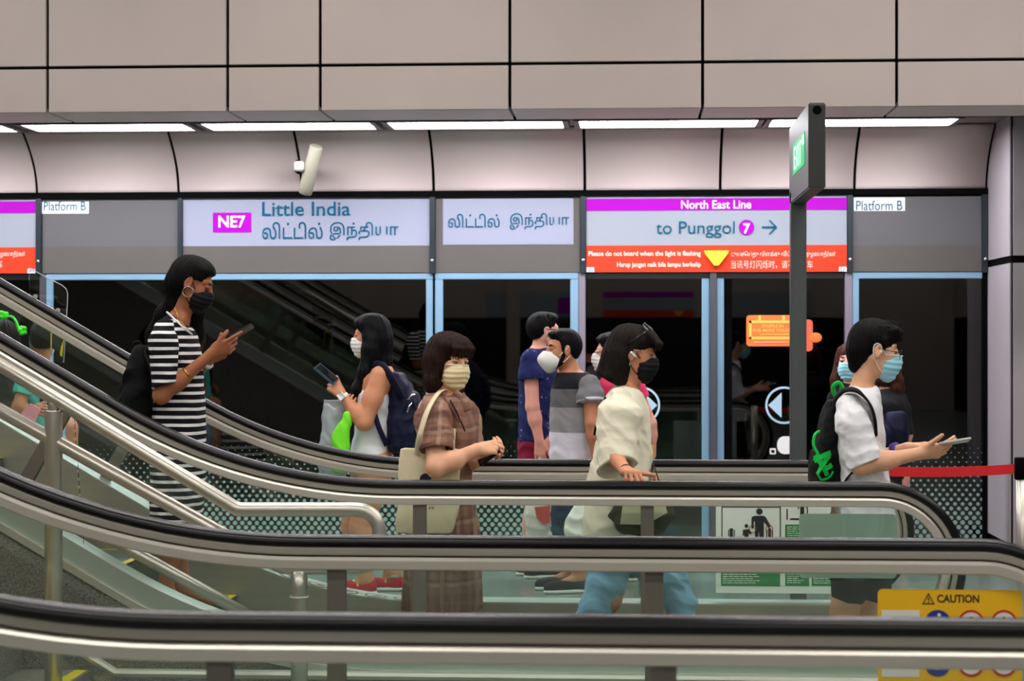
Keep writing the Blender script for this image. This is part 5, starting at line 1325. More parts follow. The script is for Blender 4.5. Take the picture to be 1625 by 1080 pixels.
    # canvas tote
    tb = empty('tote_bag', P(682, 846, Y - .23), 'cream canvas tote bag with dark lettering on the shoulder of the woman in brown', 'bag')
    S = Shape(); S.loft(secs(Y - .225, [(634, 733, 710, .012), (634, 733, 730, .022), (633, 732, 760, .030), (631, 728, 800, .036), (627, 722, 828, .036), (627, 718, 846, .026)]), 4.5, k=.02, cap=.006)
    S.wrinkle(.0022, 20, 24, (1, .1, .4)); shape_obj('bag_body', S, .0055, K_CANVAS, tb)
    for a_, b_, yo in ((662, 720, -.03), (676, 716, .03)):
        pts = curve([P(a_, 722, Y - .262), P(a_ + 4, 692, Y - .35), P(a_ + 13, 660, Y - .325), P(685, 638, Y - .265), P(697, 622, Y - .16), P(708, 621, Y - .03), P(716, 650, Y - .0), P(718, 690, Y - .17)], 7)
        if yo > 0: pts = curve([P(a_ - 8, 716, Y - .195), P(676, 655, Y - .19), P(692, 630, Y - .13), P(704, 628, Y - .05), P(714, 640, Y + .05)], 7)
        MB().ribbon(pts, (.75, -.55, .1), .030, .004).build('handle', K_CANVAS, tb, True)
    MB().ribbon([P(718, 680, Y - .18), P(717, 700, Y - .23), P(716, 724, Y - .262)], (1, 0, 0), .03, .004).build('handle', K_CANVAS, tb)
    Yt = Y - .268
    for s_, a_, b_, c_, d_ in (('M S', 680, 697, 792.5, 800), ('A N', 680, 688, 803, 808)):
        ptext(s_, a_, b_, c_, d_, Yt, mat('navy_print', (24, 26, 50), .8), tb, bold=.02)
    c = P(675, 760, Yt + .004); MB().disc(c[0], c[2], .026, Yt, Yt + .012).build('round_print', MATS['navy_print'], tb)
    ph = phone(P(776, 722, Y - .24), (.75, -.1, .55), (-.5, -.5, .6), M_PHONE, 'dark phone almost hidden in the clasped hands of the woman in brown', .12, .065)

# ================= woman in the striped dress with a phone
def woman_striped():
    Y = 9.02; X0 = PX(292, Y); zf = .2625; root = person('tall woman with long black hair in a black and white striped dress, reading her phone', X0, Y, zf)
    H = Head(P(305, 449, Y), 2, 24, 0, 1.0)
    S = Shape(); nk = P(284, 505, Y); head_shape(S, H, nk, .045, .92, .8)
    S.loft(secs(Y, [(268, 300, 500, .05), (256, 298, 524, .13), (252, 306, 560, .145), (252, 316, 620, .13), (248, 320, 690, .16)]), k=.03)
    sh, el_, wr = P(260, 530, Y - .16), P(256, 628, Y - .20), P(337, 560, Y - .17)
    S.chain([sh, el_, wr], [.045, .037, .024], .02); S.ell(el_ * .66 + wr * .34, (.05, .036, .036), frame(wr - el_), .03)
    hand(S, wr, (.80, .02, .34), (.18, -.85, -.35), 1, ((4, 6, 4), (34, 44, 28), (42, 50, 30), (48, 54, 30)), (.85, .50, .10), (14, 24), .96, 3)
    fs, fe, fw_ = P(262, 530, Y + .16), P(276, 622, Y + .20), P(336, 568, Y + .02)
    S.chain([fs, fe, fw_], [.045, .037, .024], .02)
    hand(S, fw_, (.78, -.35, .42), (.2, .7, -.3), -1, ((30, 44, 28),) * 4, (.6, .6, .1), (10, 20), .95)
    for dy, x_, t_ in ((-.07, 268, 0), (.07, 285, .05)): leg(S, P(272, 700, Y + dy), P(274 + 200 * t_ * .2, 830, Y + dy), np.array((PX(x_, Y), Y + dy, zf + .09)), np.array((PX(x_, Y) + .14, Y + dy, zf + .035)), (.08, .056, .05, .034))
    shape_obj('body', S, .0042, SK_BROWN, root)
    brows(H, root, HR_BLACK, .003); mask_(H, root, MK_BLACK, MK_BLACK)
    mb = MB(); mb.tube(curve([H(.088, -.020, .001), H(.085, -.032, -.004), H(.074, -.046, -.001)], 4), .0022, 6); mb.build('eyelashes', HR_BLACK, root, True)
    S = Shape(); e = H.ell
    e(S, (-.020, 0, .044), (.100, .082, .084), .02); e(S, (.018, 0, .080), (.062, .070, .040), .03); e(S, (-.05, 0, -.01), (.066, .078, .085), .04)
    for y in (-1, 1): H.cone(S, (.030, .058 * y, .078), (.036, .070 * y, .034), .016, .008, .02)
    S.chain([H(-.06, 0, -.03), P(281, 480, Y + .01), P(272, 500, Y + .02)], [.062, .045, .035], .03); S.chain([P(278, 484, Y + .02), P(262, 500, Y + .04), P(246, 530, Y + .06), P(236, 570, Y + .06)], [.05, .045, .04, .02], .03)
    S.chain([H(.0, .078, .0), P(311, 490, Y + .085), P(313, 530, Y + .12), P(312, 570, Y + .13)], [.022, .038, .034, .012], .03)
    e(S, (.090, 0, -.010), (.060, .080, .080), .016, 's'); e(S, (.035, -.088, -.03), (.046, .05, .060), .010, 's')
    S.disp(strands(H, .0018, 36, 4)); shape_obj('hair', S, .0036, HR_BLACK, root)
    mb = MB(); cc = H(.014, -.086, -.040)
    mb.tube([cc + (H.R @ np.array((math.cos(t), 0, math.sin(t)))) * .024 for t in np.linspace(0, 2 * math.pi, 29)], .0016, 6, False); mb.build('hoop_earring', M_SILVER, root, True)
    mb = MB(); mb.tube(curve([P(277, 488, Y - .052), P(282, 500, Y - .068), P(289, 512, Y - .105), P(297, 521, Y - .115), P(303, 524, Y - .05)], 6), .0026, 6); mb.build('necklace', M_GOLD, root, True)
    per = 12.7 / 340
    M_ST = ramp_cloth('black_white_stripes', 'Z', [(0, (12, 12, 20)), (.0232, (236, 234, 236))], .014, 3, period=per)
    M_ST2 = ramp_cloth('sleeve_stripes', 'Z', [(0, (12, 12, 20)), (.008, (236, 234, 236)), (.0218, (12, 12, 20))], .014, 3, period=per)
    S = Shape()
    S.loft(secs(Y, [(268, 298, 498, .06), (254, 304, 510, .13), (246, 309, 526, .165), (242, 315, 550, .175), (243, 320, 575, .17), (246, 322, 605, .155), (245, 324, 640, .16), (242, 325, 680, .175), (241, 325, 720, .18), (241, 323, 770, .18), (240, 319, 818, .18), (240, 318, 827, .18)]), 2.2, k=.03)
    S.cut(P(281, 510.5, Y - .13), (.66, 0, .75), .004)
    S.wrinkle(.0035, 22, 28, (.9, .3, .2)); S.wrinkle(.002, 48, 29)
    dr = shape_obj('striped_dress', S, .005, M_ST, root)
    sleeve(dr, [P(262, 524, Y - .13), P(259, 545, Y - .185), P(262, 612, Y - .215)], [.055, .064, .057], M_ST2, (.30, -.1, -1), 30, .003, 30)
    sleeve(dr, [P(262, 524, Y + .13), P(262, 545, Y + .185), P(274, 608, Y + .205)], [.055, .062, .052], M_ST2, (.3, .1, -1), 31, .003, 30)
    mb = MB(); mb.tube(curve([P(264, 494, Y - .01), P(267, 497, Y - .05), P(273, 502.5, Y - .095), P(281, 510, Y - .130), P(290, 518, Y - .137), P(298, 525, Y - .12), P(304, 530, Y - .06), P(305, 530.5, Y)], 6), .0048, 8); mb.build('neck_binding', K_WHITE, dr, True)
    watch(P(298, 592, Y - .187), unit(wr - el_), .034, M_GOLD, root, .008)
    watch(P(330, 577, Y + .03), unit(fw_ - fe), .0265, MK_WHITE, root, .016)
    for dy, x_ in ((-.07, 268), (.07, 285)):
        ax = PX(x_, Y); o = MB().prism([(ax - .05, zf), (ax + .18, zf), (ax + .18, zf + .012), (ax - .05, zf + .02)], Y + dy - .04, Y + dy + .04).build('sandal', K_BLACK, root)
        MB().ribbon(curve([(ax + .09, Y + dy - .045, zf + .01), (ax + .075, Y + dy, zf + .075), (ax + .09, Y + dy + .045, zf + .01)], 6), (1, 0, .3), .022, .004).build('sandal_strap', K_BLACK, o, True)
    phone(P(379, 529, Y - .12), (.80, .1, .48), (-.45, .2, .85), M_PHONE, 'black phone held up by the woman in the striped dress', .15, .072)
    bp = empty('backpack', P(222, 650, Y), 'black backpack hanging behind the woman in the striped dress', 'bag')
    S = Shape(); S.loft(secs(Y, [(218, 240, 548, .08), (208, 246, 570, .12), (200, 248, 600, .14), (195, 250, 630, .145), (197, 250, 655, .14), (205, 246, 672, .12)]), 2.5, k=.02); S.loft(secs(Y, [(194, 215, 612, .09), (190, 215, 635, .11), (193, 216, 660, .1)]), 2.6, k=.015); S.wrinkle(.005, 30, 33); shape_obj('pack_body', S, .0055, K_BLACK, bp)
    for s_ in (-1, 1):
        pts = curve([P(236, 560, Y + s_ * .08), P(238, 530, Y + s_ * .10), P(252, 511, Y + s_ * .115), P(272, 516, Y + s_ * .12), P(281, 545, Y + s_ * .13), P(262, 600, Y + s_ * .15), P(240, 645, Y + s_ * .10)], 6)
        if s_ > 0: MB().ribbon(pts, (0, 1, 0), .05, .008).build('shoulder_strap', K_BLACK, bp, True)
        else: MB().ribbon(curve([P(238, 548, Y - .06), P(232, 560, Y - .1), P(240, 585, Y - .165), P(243, 618, Y - .18), P(238, 652, Y - .12)], 6), (0, 1, .2), .03, .008).build('shoulder_strap', K_BLACK, bp, True)
    mb = MB(); mb.tube(curve([P(218, 556, Y - .02), P(212, 546, Y - .03), P(220, 542, Y - .03), P(226, 552, Y - .02)], 5), .007, 8); mb.build('grab_handle', K_BLACK, bp, True)
# ================= people on the platform
def woman_phone():
    Y = 11.75; root = person('woman with long black hair in a white sleeveless top, facing left with phone raised', PX(595, Y), Y, 0)
    H = Head(P(588, 533, Y), 176, 4, 0, 1.02)
    S = Shape(); nk = P(600, 580, Y); head_shape(S, H, nk, .047, .95, .7)
    S.loft(secs(Y, [(582, 620, 578, .06), (570, 626, 592, .14), (566, 628, 620, .15), (570, 626, 660, .13), (562, 622, 720, .15), (556, 618, 760, .16)]), k=.03)
    sh, el_, wr = P(604, 596, Y - .17), P(578, 670, Y - .22), P(543, 627, Y - .20)
    S.chain([sh, sh * .5 + el_ * .5, el_, wr], [.062, .058, .048, .028], .03); S.ell(el_ * .66 + wr * .34, (.05, .045, .05), None, .03)
    hand(S, wr, (-.62, .1, .62), (.25, -.85, .1), -1, ((40, 50, 30), (44, 52, 30), (46, 52, 30), (50, 52, 30)), (.8, .35, .0), (0, 10), .96, 2)
    fs, fe, fw_ = P(602, 596, Y + .17), P(600, 668, Y + .18), P(566, 660, Y - .15)
    S.chain([fs, fe, fw_], [.055, .046, .028], .03)
    hand(S, fw_, (-.35, -.45, .7), (-.3, -.7, -.3), 1, ((30, 40, 25),) * 4, (.7, .5, -.2), (10, 10), .9)
    leg(S, P(596, 745, Y - .09), P(574, 835, Y - .09), np.array((PX(584, Y), Y - .09, .09)), np.array((PX(562, Y), Y - .09, .04)), (.11, .07, .062, .042))
    leg(S, P(586, 745, Y + .09), P(560, 835, Y + .09), np.array((PX(622, Y), Y + .09, .12)), np.array((PX(603, Y), Y + .09, .05)), (.11, .07, .062, .042))
    shape_obj('body', S, .0046, SK_TAN, root)
    eyes(H, root); mask_(H, root, MK_WHITE, MK_WHITE)
    S = Shape(); e = H.ell
    e(S, (-.020, 0, .046), (.104, .088, .090), .02); e(S, (.02, 0, .08), (.076, .074, .046), .03); e(S, (-.05, 0, -.02), (.070, .084, .095), .04)
    S.chain([H(-.06, 0, -.03), P(606, 575, Y), P(612, 600, Y + .03)], [.075, .06, .02], .03)
    for y in (1, -1):
        H.cone(S, (.015, .064 * y, .075), (.010, .078 * y, .0), .024, .018, .02); S.chain([H(.000, .078 * y, .0), H(.0, .085 * y, -.08), P(578, 590, Y - y * .11), P(566, 618, Y - y * .115), P(562, 640, Y - y * .11)], [.026, .040, .036, .030, .010], .03)
        H.cone(S, (-.02, .07 * y, -.03), (-.02, .07 * y, -.12), .04, .04, .03)
    e(S, (.090, 0, -.012), (.066, .084, .082), .012, 's'); S.disp(strands(H, .0022, 38, 5)); shape_obj('hair', S, .004, HR_BLUE, root)
    S = Shape(); S.loft(secs(Y, [(584, 620, 581, .07), (574, 626, 594, .115), (562, 628, 615, .14), (561, 627, 640, .155), (564, 624, 670, .145), (560, 622, 700, .16), (556, 620, 730, .17), (554, 618, 748, .17)]), 2.3, k=.03)
    S.cone(sh + np.array((.0, -.035, .01)), P(594, 625, Y - .23), .060, .05, .01, 's'); S.ell(nk + np.array((-.02, 0, .012)), (.056, .062, .05), frame((-1, 0, -.5)), .01, 's')
    S.wrinkle(.004, 26, 41, (.3, .2, 1)); shape_obj('sleeveless_top', S, .0052, K_WHITE, root)
    S = Shape(); S.loft(secs(Y, [(556, 618, 738, .16), (554, 616, 752, .17)]), k=.02); shape_obj('shorts', S, .006, fabric('beige_cotton', (206, 190, 164)), root)
    watch(wr * .93 + el_ * .07, unit(wr - el_), .034, MK_WHITE, root, .024, (-.3, -.9, .2))
    RS = fabric('red_canvas', (186, 22, 50)); 
    for dy, ax, tx in ((-.09, 584, 562), (.09, 622, 603)):
        s_ = shoe((PX(ax, Y), Y + dy, .095), (PX(tx, Y), Y + dy, .04), .095, RS, root)
        mb = MB()
        for k in range(5):
            x_ = PX(ax, Y) - .045 - k * .025; mb.tube([(x_, Y + dy - .043 + k * .002, .055 - .004 * k), (x_ - .006, Y + dy, .098 - .012 * k), (x_, Y + dy + .043 - k * .002, .055 - .004 * k)], .0045, 6)
        mb.build('laces', MK_WHITE, s_, True)
        MB().tube([(PX(ax, Y), Y + dy, .085), (PX(ax, Y), Y + dy, .125)], [.046, .045], 14).build('sock', MK_WHITE, s_, True)
    phone(P(518, 593, Y - .20), (-.62, .02, .50), (.5, -.45, .65), mat('phone_blue_case', (64, 92, 110), .3), 'blue grey phone held up by the woman facing left', .15, .074)
    bp = empty('backpack', P(645, 716, Y), 'navy backpack on the back of the woman facing left', 'bag')
    S = Shape(); S.loft(secs(Y, [(622, 640, 590, .08), (618, 652, 610, .125), (615, 660, 640, .145), (613, 664, 675, .15), (614, 664, 700, .15), (618, 660, 716, .14)]), 2.5, k=.02); S.loft(secs(Y, [(650, 664, 622, .08), (652, 672, 645, .105), (652, 674, 680, .11), (652, 668, 704, .10)]), 2.6, k=.012); S.wrinkle(.006, 30, 43); shape_obj('pack_body', S, .0055, K_NAVY, bp)
    for s_ in (-1, 1):
        pts = curve([P(630, 612, Y + s_ * .07), P(622, 588, Y + s_ * .09), P(606, 580, Y + s_ * .115), P(596, 588, Y + s_ * .135), P(602, 610, Y + s_ * .165), P(618, 634, Y + s_ * .16), P(626, 650, Y + s_ * .12)], 6) if s_ > 0 else curve([P(591, 579, Y - .11), P(598, 577.5, Y - .16), P(608, 581, Y - .205), P(618, 594, Y - .225), P(627, 612, Y - .20), P(637, 632, Y - .15)], 6)
        MB().ribbon(pts, (.2, 1, .2) if s_ > 0 else (.55, -.45, .7), .046, .010).build('shoulder_strap', K_NAVY, bp, True)
        MB().ribbon(curve([P(594, 655, Y + s_ * .165), P(602, 680, Y + s_ * .175), P(614, 706, Y + s_ * .13)], 5), (.6, .5, .2), .035, .005).build('strap_tail', K_NAVY, bp, True)
    mb = MB()
    for a_, b_ in (((647, 634), (659, 626)), ((646, 654), (653, 640))): mb.tube(curve([P(a_[0], a_[1], Y - .155), P((a_[0] + b_[0]) / 2, (a_[1] + b_[1]) / 2 - 3, Y - .16), P(b_[0], b_[1], Y - .145)], 4), .006, 6)
    mb.build('reflective_piping', M_SILVER, bp, True)
    # carrier bags on the forearm
    r = empty('plastic_bag', P(528, 755, Y - .15), 'translucent white plastic carrier bag hanging from the forearm of the woman facing left', 'bag')
    S = Shape(); S.loft(secs(Y - .13, [(515, 548, 634, .012), (513, 550, 650, .05), (510, 552, 680, .07), (506, 552, 710, .08), (503, 551, 740, .08), (510, 548, 756, .06)]), 2.5, k=.02, cap=.006); S.wrinkle(.010, 16, 44, (1, .2, .3)); S.wrinkle(.004, 40, 45)
    shape_obj('bag_film', S, .0055, glass('plastic_film', (.80, .83, .84), .8, .36, (226, 232, 240)), r)
    MB().ribbon(curve([P(540, 640, Y - .13), P(555, 634, Y - .19), P(566, 645, Y - .22), P(560, 660, Y - .18)], 5), (0, 1, .3), .03, .002).build('handle', MATS['plastic_film'], r, True)
    r = empty('green_bag', P(540, 745, Y - .15), 'bright lime green bag beside the translucent carrier bag', 'bag')
    S = Shape(); S.loft(secs(Y - .24, [(546, 556, 652, .01), (540, 558, 668, .025), (530, 557, 686, .032), (526, 556, 715, .036), (523, 554, 738, .036), (524, 550, 748, .03)]), 2.5, k=.02); S.wrinkle(.005, 30, 46, (1, .2, .3)); shape_obj('bag_body', S, .005, mat('lime_green', (120, 240, 30), .5), r)
def simple(label, Y, x_foot, head, yaw, neck, torso, skin_m, hair_m, hair_fn, shirt_m, arms=(), pants=None, pants_rows=None, mask_m=None, mask_kind='surgical', pitch=0, sc=1.0, legs=True, shirt_rows=None, h=.005, roll=0, sleeve_m=None, eye=True, brow=False, wr=.004, nsub=True):
    """a bystander: arms are (shoulder, elbow, wrist, sleeve end t, sleeve radius, side)"""
    root = person(label, PX(x_foot, Y), Y, 0)
    H = Head(P(head[0], head[1], Y + (head[2] if len(head) > 2 else 0)), yaw, pitch, roll, sc)
    S = Shape(); nk = P(neck[0], neck[1], Y); head_shape(S, H, nk, .052)
    tr = [(a + (b - a) * .08, b - (b - a) * .08, y, d * .86) for a, b, y, d in torso]
    S.loft(secs(Y, tr), k=.03)
    sls = []
    for sh, el_, wr_, t, rad, side, hd in arms:
        sh, el_, wr_ = (P(p[0], p[1], Y + p[2]) for p in (sh, el_, wr_))
        S.chain([sh, el_, wr_], [.05, .043, .029], .02); S.ell(el_ * .65 + wr_ * .35, (.042, .042, .05), None, .03); sls.append((sh, el_, t, rad))
        if hd: hand(S, wr_, hd[0], hd[1], side, ((hd[2], hd[2] + 8, hd[2]),) * 4, (.8, .5, -.2), (8, 14), .98)
    x0 = PX(x_foot, Y)
    if legs:
        f = H.R[:, 0] * np.array((1, 1, 0)); f = unit(f); l = np.array((-f[1], f[0], 0))
        zl = PZ(torso[-1][2], Y)
        for s_ in (-1, 1):
            b = np.array((x0, Y, 0)) + l * s_ * .09; xm = (torso[-1][0] + torso[-1][1]) / 2
            hp_ = P(xm, torso[-1][2], Y) + l * s_ * .085
            leg(S, hp_, (hp_ + b) / 2 + f * .03 + np.array((0, 0, .02)), b + np.array((0, 0, .09)) - f * .03, b + np.array((0, 0, .04)) + f * .12)
    shape_obj('body', S, h, skin_m, root)
    if eye: eyes(H, root)
    if brow: brows(H, root, hair_m)
    if mask_m: mask_(H, root, mask_m, mask_m, mask_kind)
    S = Shape(); hair_fn(S, H, Y); shape_obj('hair', S, .0042, hair_m, root)
    S = Shape(); S.loft(secs(Y, shirt_rows or torso), 2.3, k=.03)
    if nsub: S.ell(nk + H.R[:, 0] * np.array((1, 1, 0)) * .02 + np.array((0, 0, .012)), (.064, .066, .045), None, .012, 's')
    S.wrinkle(wr, 26, int(Y * 100) % 37, (.5, .2, .8)); o = shape_obj('shirt', S, .0056, shirt_m, root)
    for i, (sh, el_, t, rad) in enumerate(sls):
        if t > 0: sleeve(o, [sh + np.array((0, 0, .01)), sh * .7 + el_ * .3, sh * (1 - t) + el_ * t] if t < 1.01 else [sh, sh * .3 + el_ * .7, el_], [rad * .85, rad, rad * .98], sleeve_m or shirt_m, None, i + 3, .004, h=.0055)
    if pants:
        S = Shape(); S.loft(secs(Y, pants_rows), 2.3, k=.02)
        S.wrinkle(.004, 28, 51); shape_obj('trousers', S, .0065, pants, root)
    if legs:
        for s_ in (-1, 1):
            b = np.array((x0, Y, 0)) + l * s_ * .09; shoe(b + np.array((0, 0, .09)) - f * .03, b + f * .12 + np.array((0, 0, .04)), .09, K_DARK, root)
    return root, H
def hair_short(top=.088, fade=.0):
    def fn(S, H, Y):
        e = H.ell
        e(S, (-.020, 0, .046), (.100, .079, top), .02); e(S, (-.055, 0, .01), (.062, .074, .070), .03); e(S, (.035, 0, .088), (.058, .060, .032), .03)
        rr = random.Random(int(Y * 10))
        for i in range(26):
            a = rr.uniform(-1.6, 1.6); q_ = rr.uniform(0, 1); x_ = .08 * math.cos(a) * (1 - q_ * .5); y_ = .062 * math.sin(a) * (1 - q_ * .5); z_ = .085 + .035 * q_
            H.cone(S, (x_ * .9, y_ * .9, z_ - .02), (x_ + .012, y_ * 1.1, z_ + rr.uniform(-.008, .008)), .012, .004, .012)
        e(S, (.095, 0, -.008), (.062, .084, .085), .01, 's')
        for y in (1, -1): e(S, (.004, .088 * y, -.012), (.030, .03, .040), .008, 's')
        S.cut(H(-.05, 0, -.045), H.R @ np.array((.25, 0, -1)), .006); S.disp(strands(H, .0015, 36, 1))
    return fn
def hair_long(S, H, Y):
    e = H.ell
    e(S, (-.020, 0, .046), (.102, .086, .088), .02); e(S, (-.05, 0, -.02), (.070, .084, .095), .04)
    for y in (1, -1): H.cone(S, (-.01, .07 * y, .03), (.0, .085 * y, -.12), .035, .045, .03); H.cone(S, (.0, .085 * y, -.12), (.01, .10 * y, -.26), .045, .03, .03); H.cone(S, (.03, .06 * y, .08), (.04, .074 * y, .0), .02, .014, .02)
    e(S, (.092, 0, -.035), (.060, .066, .080), .012, 's'); S.disp(strands(H, .003, 34, 6))
def man_blue():
    Y = 12.6
    r, H = simple('man in navy blue speckled T-shirt and maroon shorts standing with his back partly turned', Y, 848, (864, 526), 20, (856, 556),
        [(838, 878, 552, .09), (829, 884, 565, .18), (824, 886, 590, .20), (823, 884, 630, .19), (823, 878, 680, .18), (823, 878, 700, .18)], SK_ROSE, HR_BLACK, hair_short(.084), dot_cloth('navy_speckled_cotton', (34, 40, 92), (120, 130, 180)),
        [((842, 572, -.17), (845, 645, -.20), (856, 700, -.20), .42, .078, 1, ((.05, 0, -1), (-.2, -.9, 0), 14)), ((874, 575, .16), (892, 628, .10), (884, 603, -.05), .5, .07, -1, ((-.1, -.1, 1), (.3, -.8, .1), 20))],
        K_MAROON, [(822, 878, 693, .17), (822, 882, 730, .18), (824, 878, 775, .18)], MK_WHITE, brow=False)
    mb = MB()
    for y in (1, -1): mb.tube([H(.10, .06 * y, .012), H(.04, .078 * y, .014), H(-.012, .082 * y, .016)], .0032, 6)
    for y in (1, -1): mb.tube([H(.112 - .012 * abs(math.cos(t)) * (math.cos(t) * y > 0), .033 * y + .027 * math.cos(t), .004 + .02 * math.sin(t)) for t in np.linspace(0, 2 * math.pi, 21)], .002, 6, False)
    mb.build('glasses', MATS['glasses_frame_gloss'], r, True)
    watch(P(884, 604, Y - .05), (0, 0, 1), .034, M_SILVER, r, .024, (-.2, -.9, 0))
    b = empty('carrier_bag', P(852, 848, Y - .2), 'white carrier bag with red print held by the man in navy blue', 'bag')
    S = Shape(); S.loft(secs(Y - .2, [(836, 872, 797, .02), (832, 874, 812, .05), (834, 874, 832, .06), (836, 874, 848, .05)]), 2.6, k=.02, cap=.006); S.wrinkle(.006, 30, 53); shape_obj('bag_body', S, .006, mat('white_plastic', (232, 228, 220), .4, bump=.1), b)
    mb = MB(); mb.prism([(P(x, y, Y - .27)[0], P(x, y, Y - .27)[2]) for x, y in ((848, 804), (862, 803), (873, 801), (873, 829), (862, 831), (852, 822))], Y - .275, Y - .262); mb.build('red_print', mat('red_print', (214, 84, 80), .5), b)
    mb = MB(); mb.tube(curve([P(844, 800, Y - .2), P(852, 760, Y - .2), P(856, 722, Y - .2)], 5), .004, 6); mb.tube(curve([P(866, 800, Y - .2), P(860, 760, Y - .2), P(857, 722, Y - .2)], 5), .004, 6); mb.build('handle', MATS['white_plastic'], b, True)
def man_polo():
    Y = 11.9
    def hr(S, H, Y_):
        e = H.ell
        e(S, (-.024, 0, .046), (.092, .078, .086), .02); e(S, (-.055, 0, .01), (.056, .072, .070), .03); e(S, (.035, 0, .096), (.056, .056, .026), .03)
        for y in (1, -1): H.cone(S, (.02, .068 * y, .06), (.014, .072 * y, -.02), .014, .010, .015)
        e(S, (.102, 0, .0), (.058, .084, .074), .01, 's')
        for y in (1, -1): e(S, (-.004, .09 * y, -.01), (.020, .03, .036), .008, 's')
        S.cut(H(-.05, 0, -.050), H.R @ np.array((.25, 0, -1)), .006); S.disp(strands(H, .0015, 36, 1))
    zt = lambda py: PZ(py, Y, 910)
    M_PO = ramp_cloth('colour_block_jersey', 'Z', [(zt(726) - .5, (212, 208, 220)), (zt(684), (150, 146, 150)), (zt(645), (96, 94, 98)), (zt(616), (20, 22, 28)), (zt(520), (20, 22, 28))], .004, 4)
    M_SL = fabric('grey_marl', (122, 120, 126), var=.12)
    r, H = simple('bearded man in a grey colour-block T-shirt and white cup mask walking left', Y, 905, (893, 556), 200, (910, 596),
        [(884, 934, 590, .10), (878, 948, 604, .18), (874, 955, 625, .21), (872, 956, 660, .21), (872, 952, 695, .20), (872, 948, 730, .20)], SK_BROWN if False else SK_MID, HR_BLACK, hr, M_PO,
        [((936, 615, -.19), (940, 672, -.24), (946, 725, -.22), .42, .082, -1, ((0, 0, -1), (.3, -.9, 0), 25)), ((920, 612, .2), (910, 680, .26), (896, 735, .2), .45, .078, 1, ((0, 0, -1), (-.2, .9, 0), 25))],
        K_DENIMD, [(876, 946, 722, .17), (874, 936, 800, .17), (876, 925, 860, .14)], MK_WHITE, 'cup', brow=True, sleeve_m=M_SL, sc=1.04)
    S = Shape(); e = H.ell
    H.cone(S, (.012, .064, -.02), (.03, .056, -.07), .012, .014, .01); H.cone(S, (.03, .056, -.07), (.06, .03, -.098), .014, .016, .01); e(S, (.062, 0, -.102), (.022, .03, .016), .01); H.cone(S, (.03, -.056, -.07), (.06, -.03, -.098), .014, .016, .01)
    shape_obj('beard', S, .004, HR_BLACK, r)
    mb = MB(); a = P(936, 613, Y - .19); b_ = P(940, 672, Y - .24); d = unit(b_ - a); c = a + d * np.linalg.norm(b_ - a) * .42
    mb.tube([c - d * .016, c + d * .002], .0885, 24); mb.build('sleeve_band', mat('white_band', (206, 206, 212), .8), r, True)
    b = empty('plastic_bag', P(912, 850, Y - .3), 'white plastic bag hanging beside the grey colour-block man', 'bag')
    S = Shape(); S.loft(secs(Y - .28, [(918, 928, 796, .02), (908, 932, 806, .05), (899, 933, 822, .07), (895, 932, 842, .07), (898, 930, 856, .05)]), 2.4, k=.02); S.wrinkle(.008, 30, 57); shape_obj('bag_film', S, .0055, MATS['white_plastic'], b)
    MB().tube(curve([P(922, 800, Y - .28), P(934, 765, Y - .25), P(946, 738, Y - .22)], 5), .006, 6).build('handle', MATS['white_plastic'], b, True)
def person_pink():
    Y = 12.5
    r, H = simple('person in a pink top and white mask mostly hidden behind the woman in cream', Y, 990, (969, 560), 178, (984, 596),
        [(962, 1012, 590, .09), (952, 1022, 604, .18), (950, 1026, 630, .20), (952, 1024, 670, .18), (954, 1022, 720, .18)], SK_ROSE, HR_BLUE, hair_short(.094), K_PINK,
        [((1006, 612, -.12), (1031, 672, -.12), (1034, 722, -.1), .36, .066, -1, None), ((975, 612, .16), (965, 680, .2), (950, 720, .1), .5, .07, 1, None)],
        K_DARK, [(955, 1022, 712, .16), (958, 1015, 800, .16), (960, 1010, 862, .14)], MK_WHITE)
    mb = MB(); mb.tube([H(.11, .03, .004), H(.10, .06, .006), H(.0, .082, .010)], .003, 6); mb.tube([H(.11, -.03, .004), H(.10, -.06, .006), H(.0, -.082, .010)], .003, 6); mb.build('glasses', MATS['glasses_frame_gloss'], r, True)
    b = empty('yellow_bag', P(1036, 745, Y - .2), 'slim black and yellow bag edge showing beside the woman in cream', 'bag')
    S = Shape(); S.loft(secs(Y - .2, [(1030, 1037, 705, .02), (1028, 1038, 725, .04), (1028, 1037, 745, .04)]), 2.4, k=.02); shape_obj('bag_body', S, .005, mat('amber_nylon', (226, 170, 30), .5), b)
    MB().ribbon(curve([P(1034, 708, Y - .2), P(1032, 690, Y - .2), P(1018, 640, Y - .16)], 5), (0, 1, 0), .03, .004).build('strap', K_BLACK, b, True)
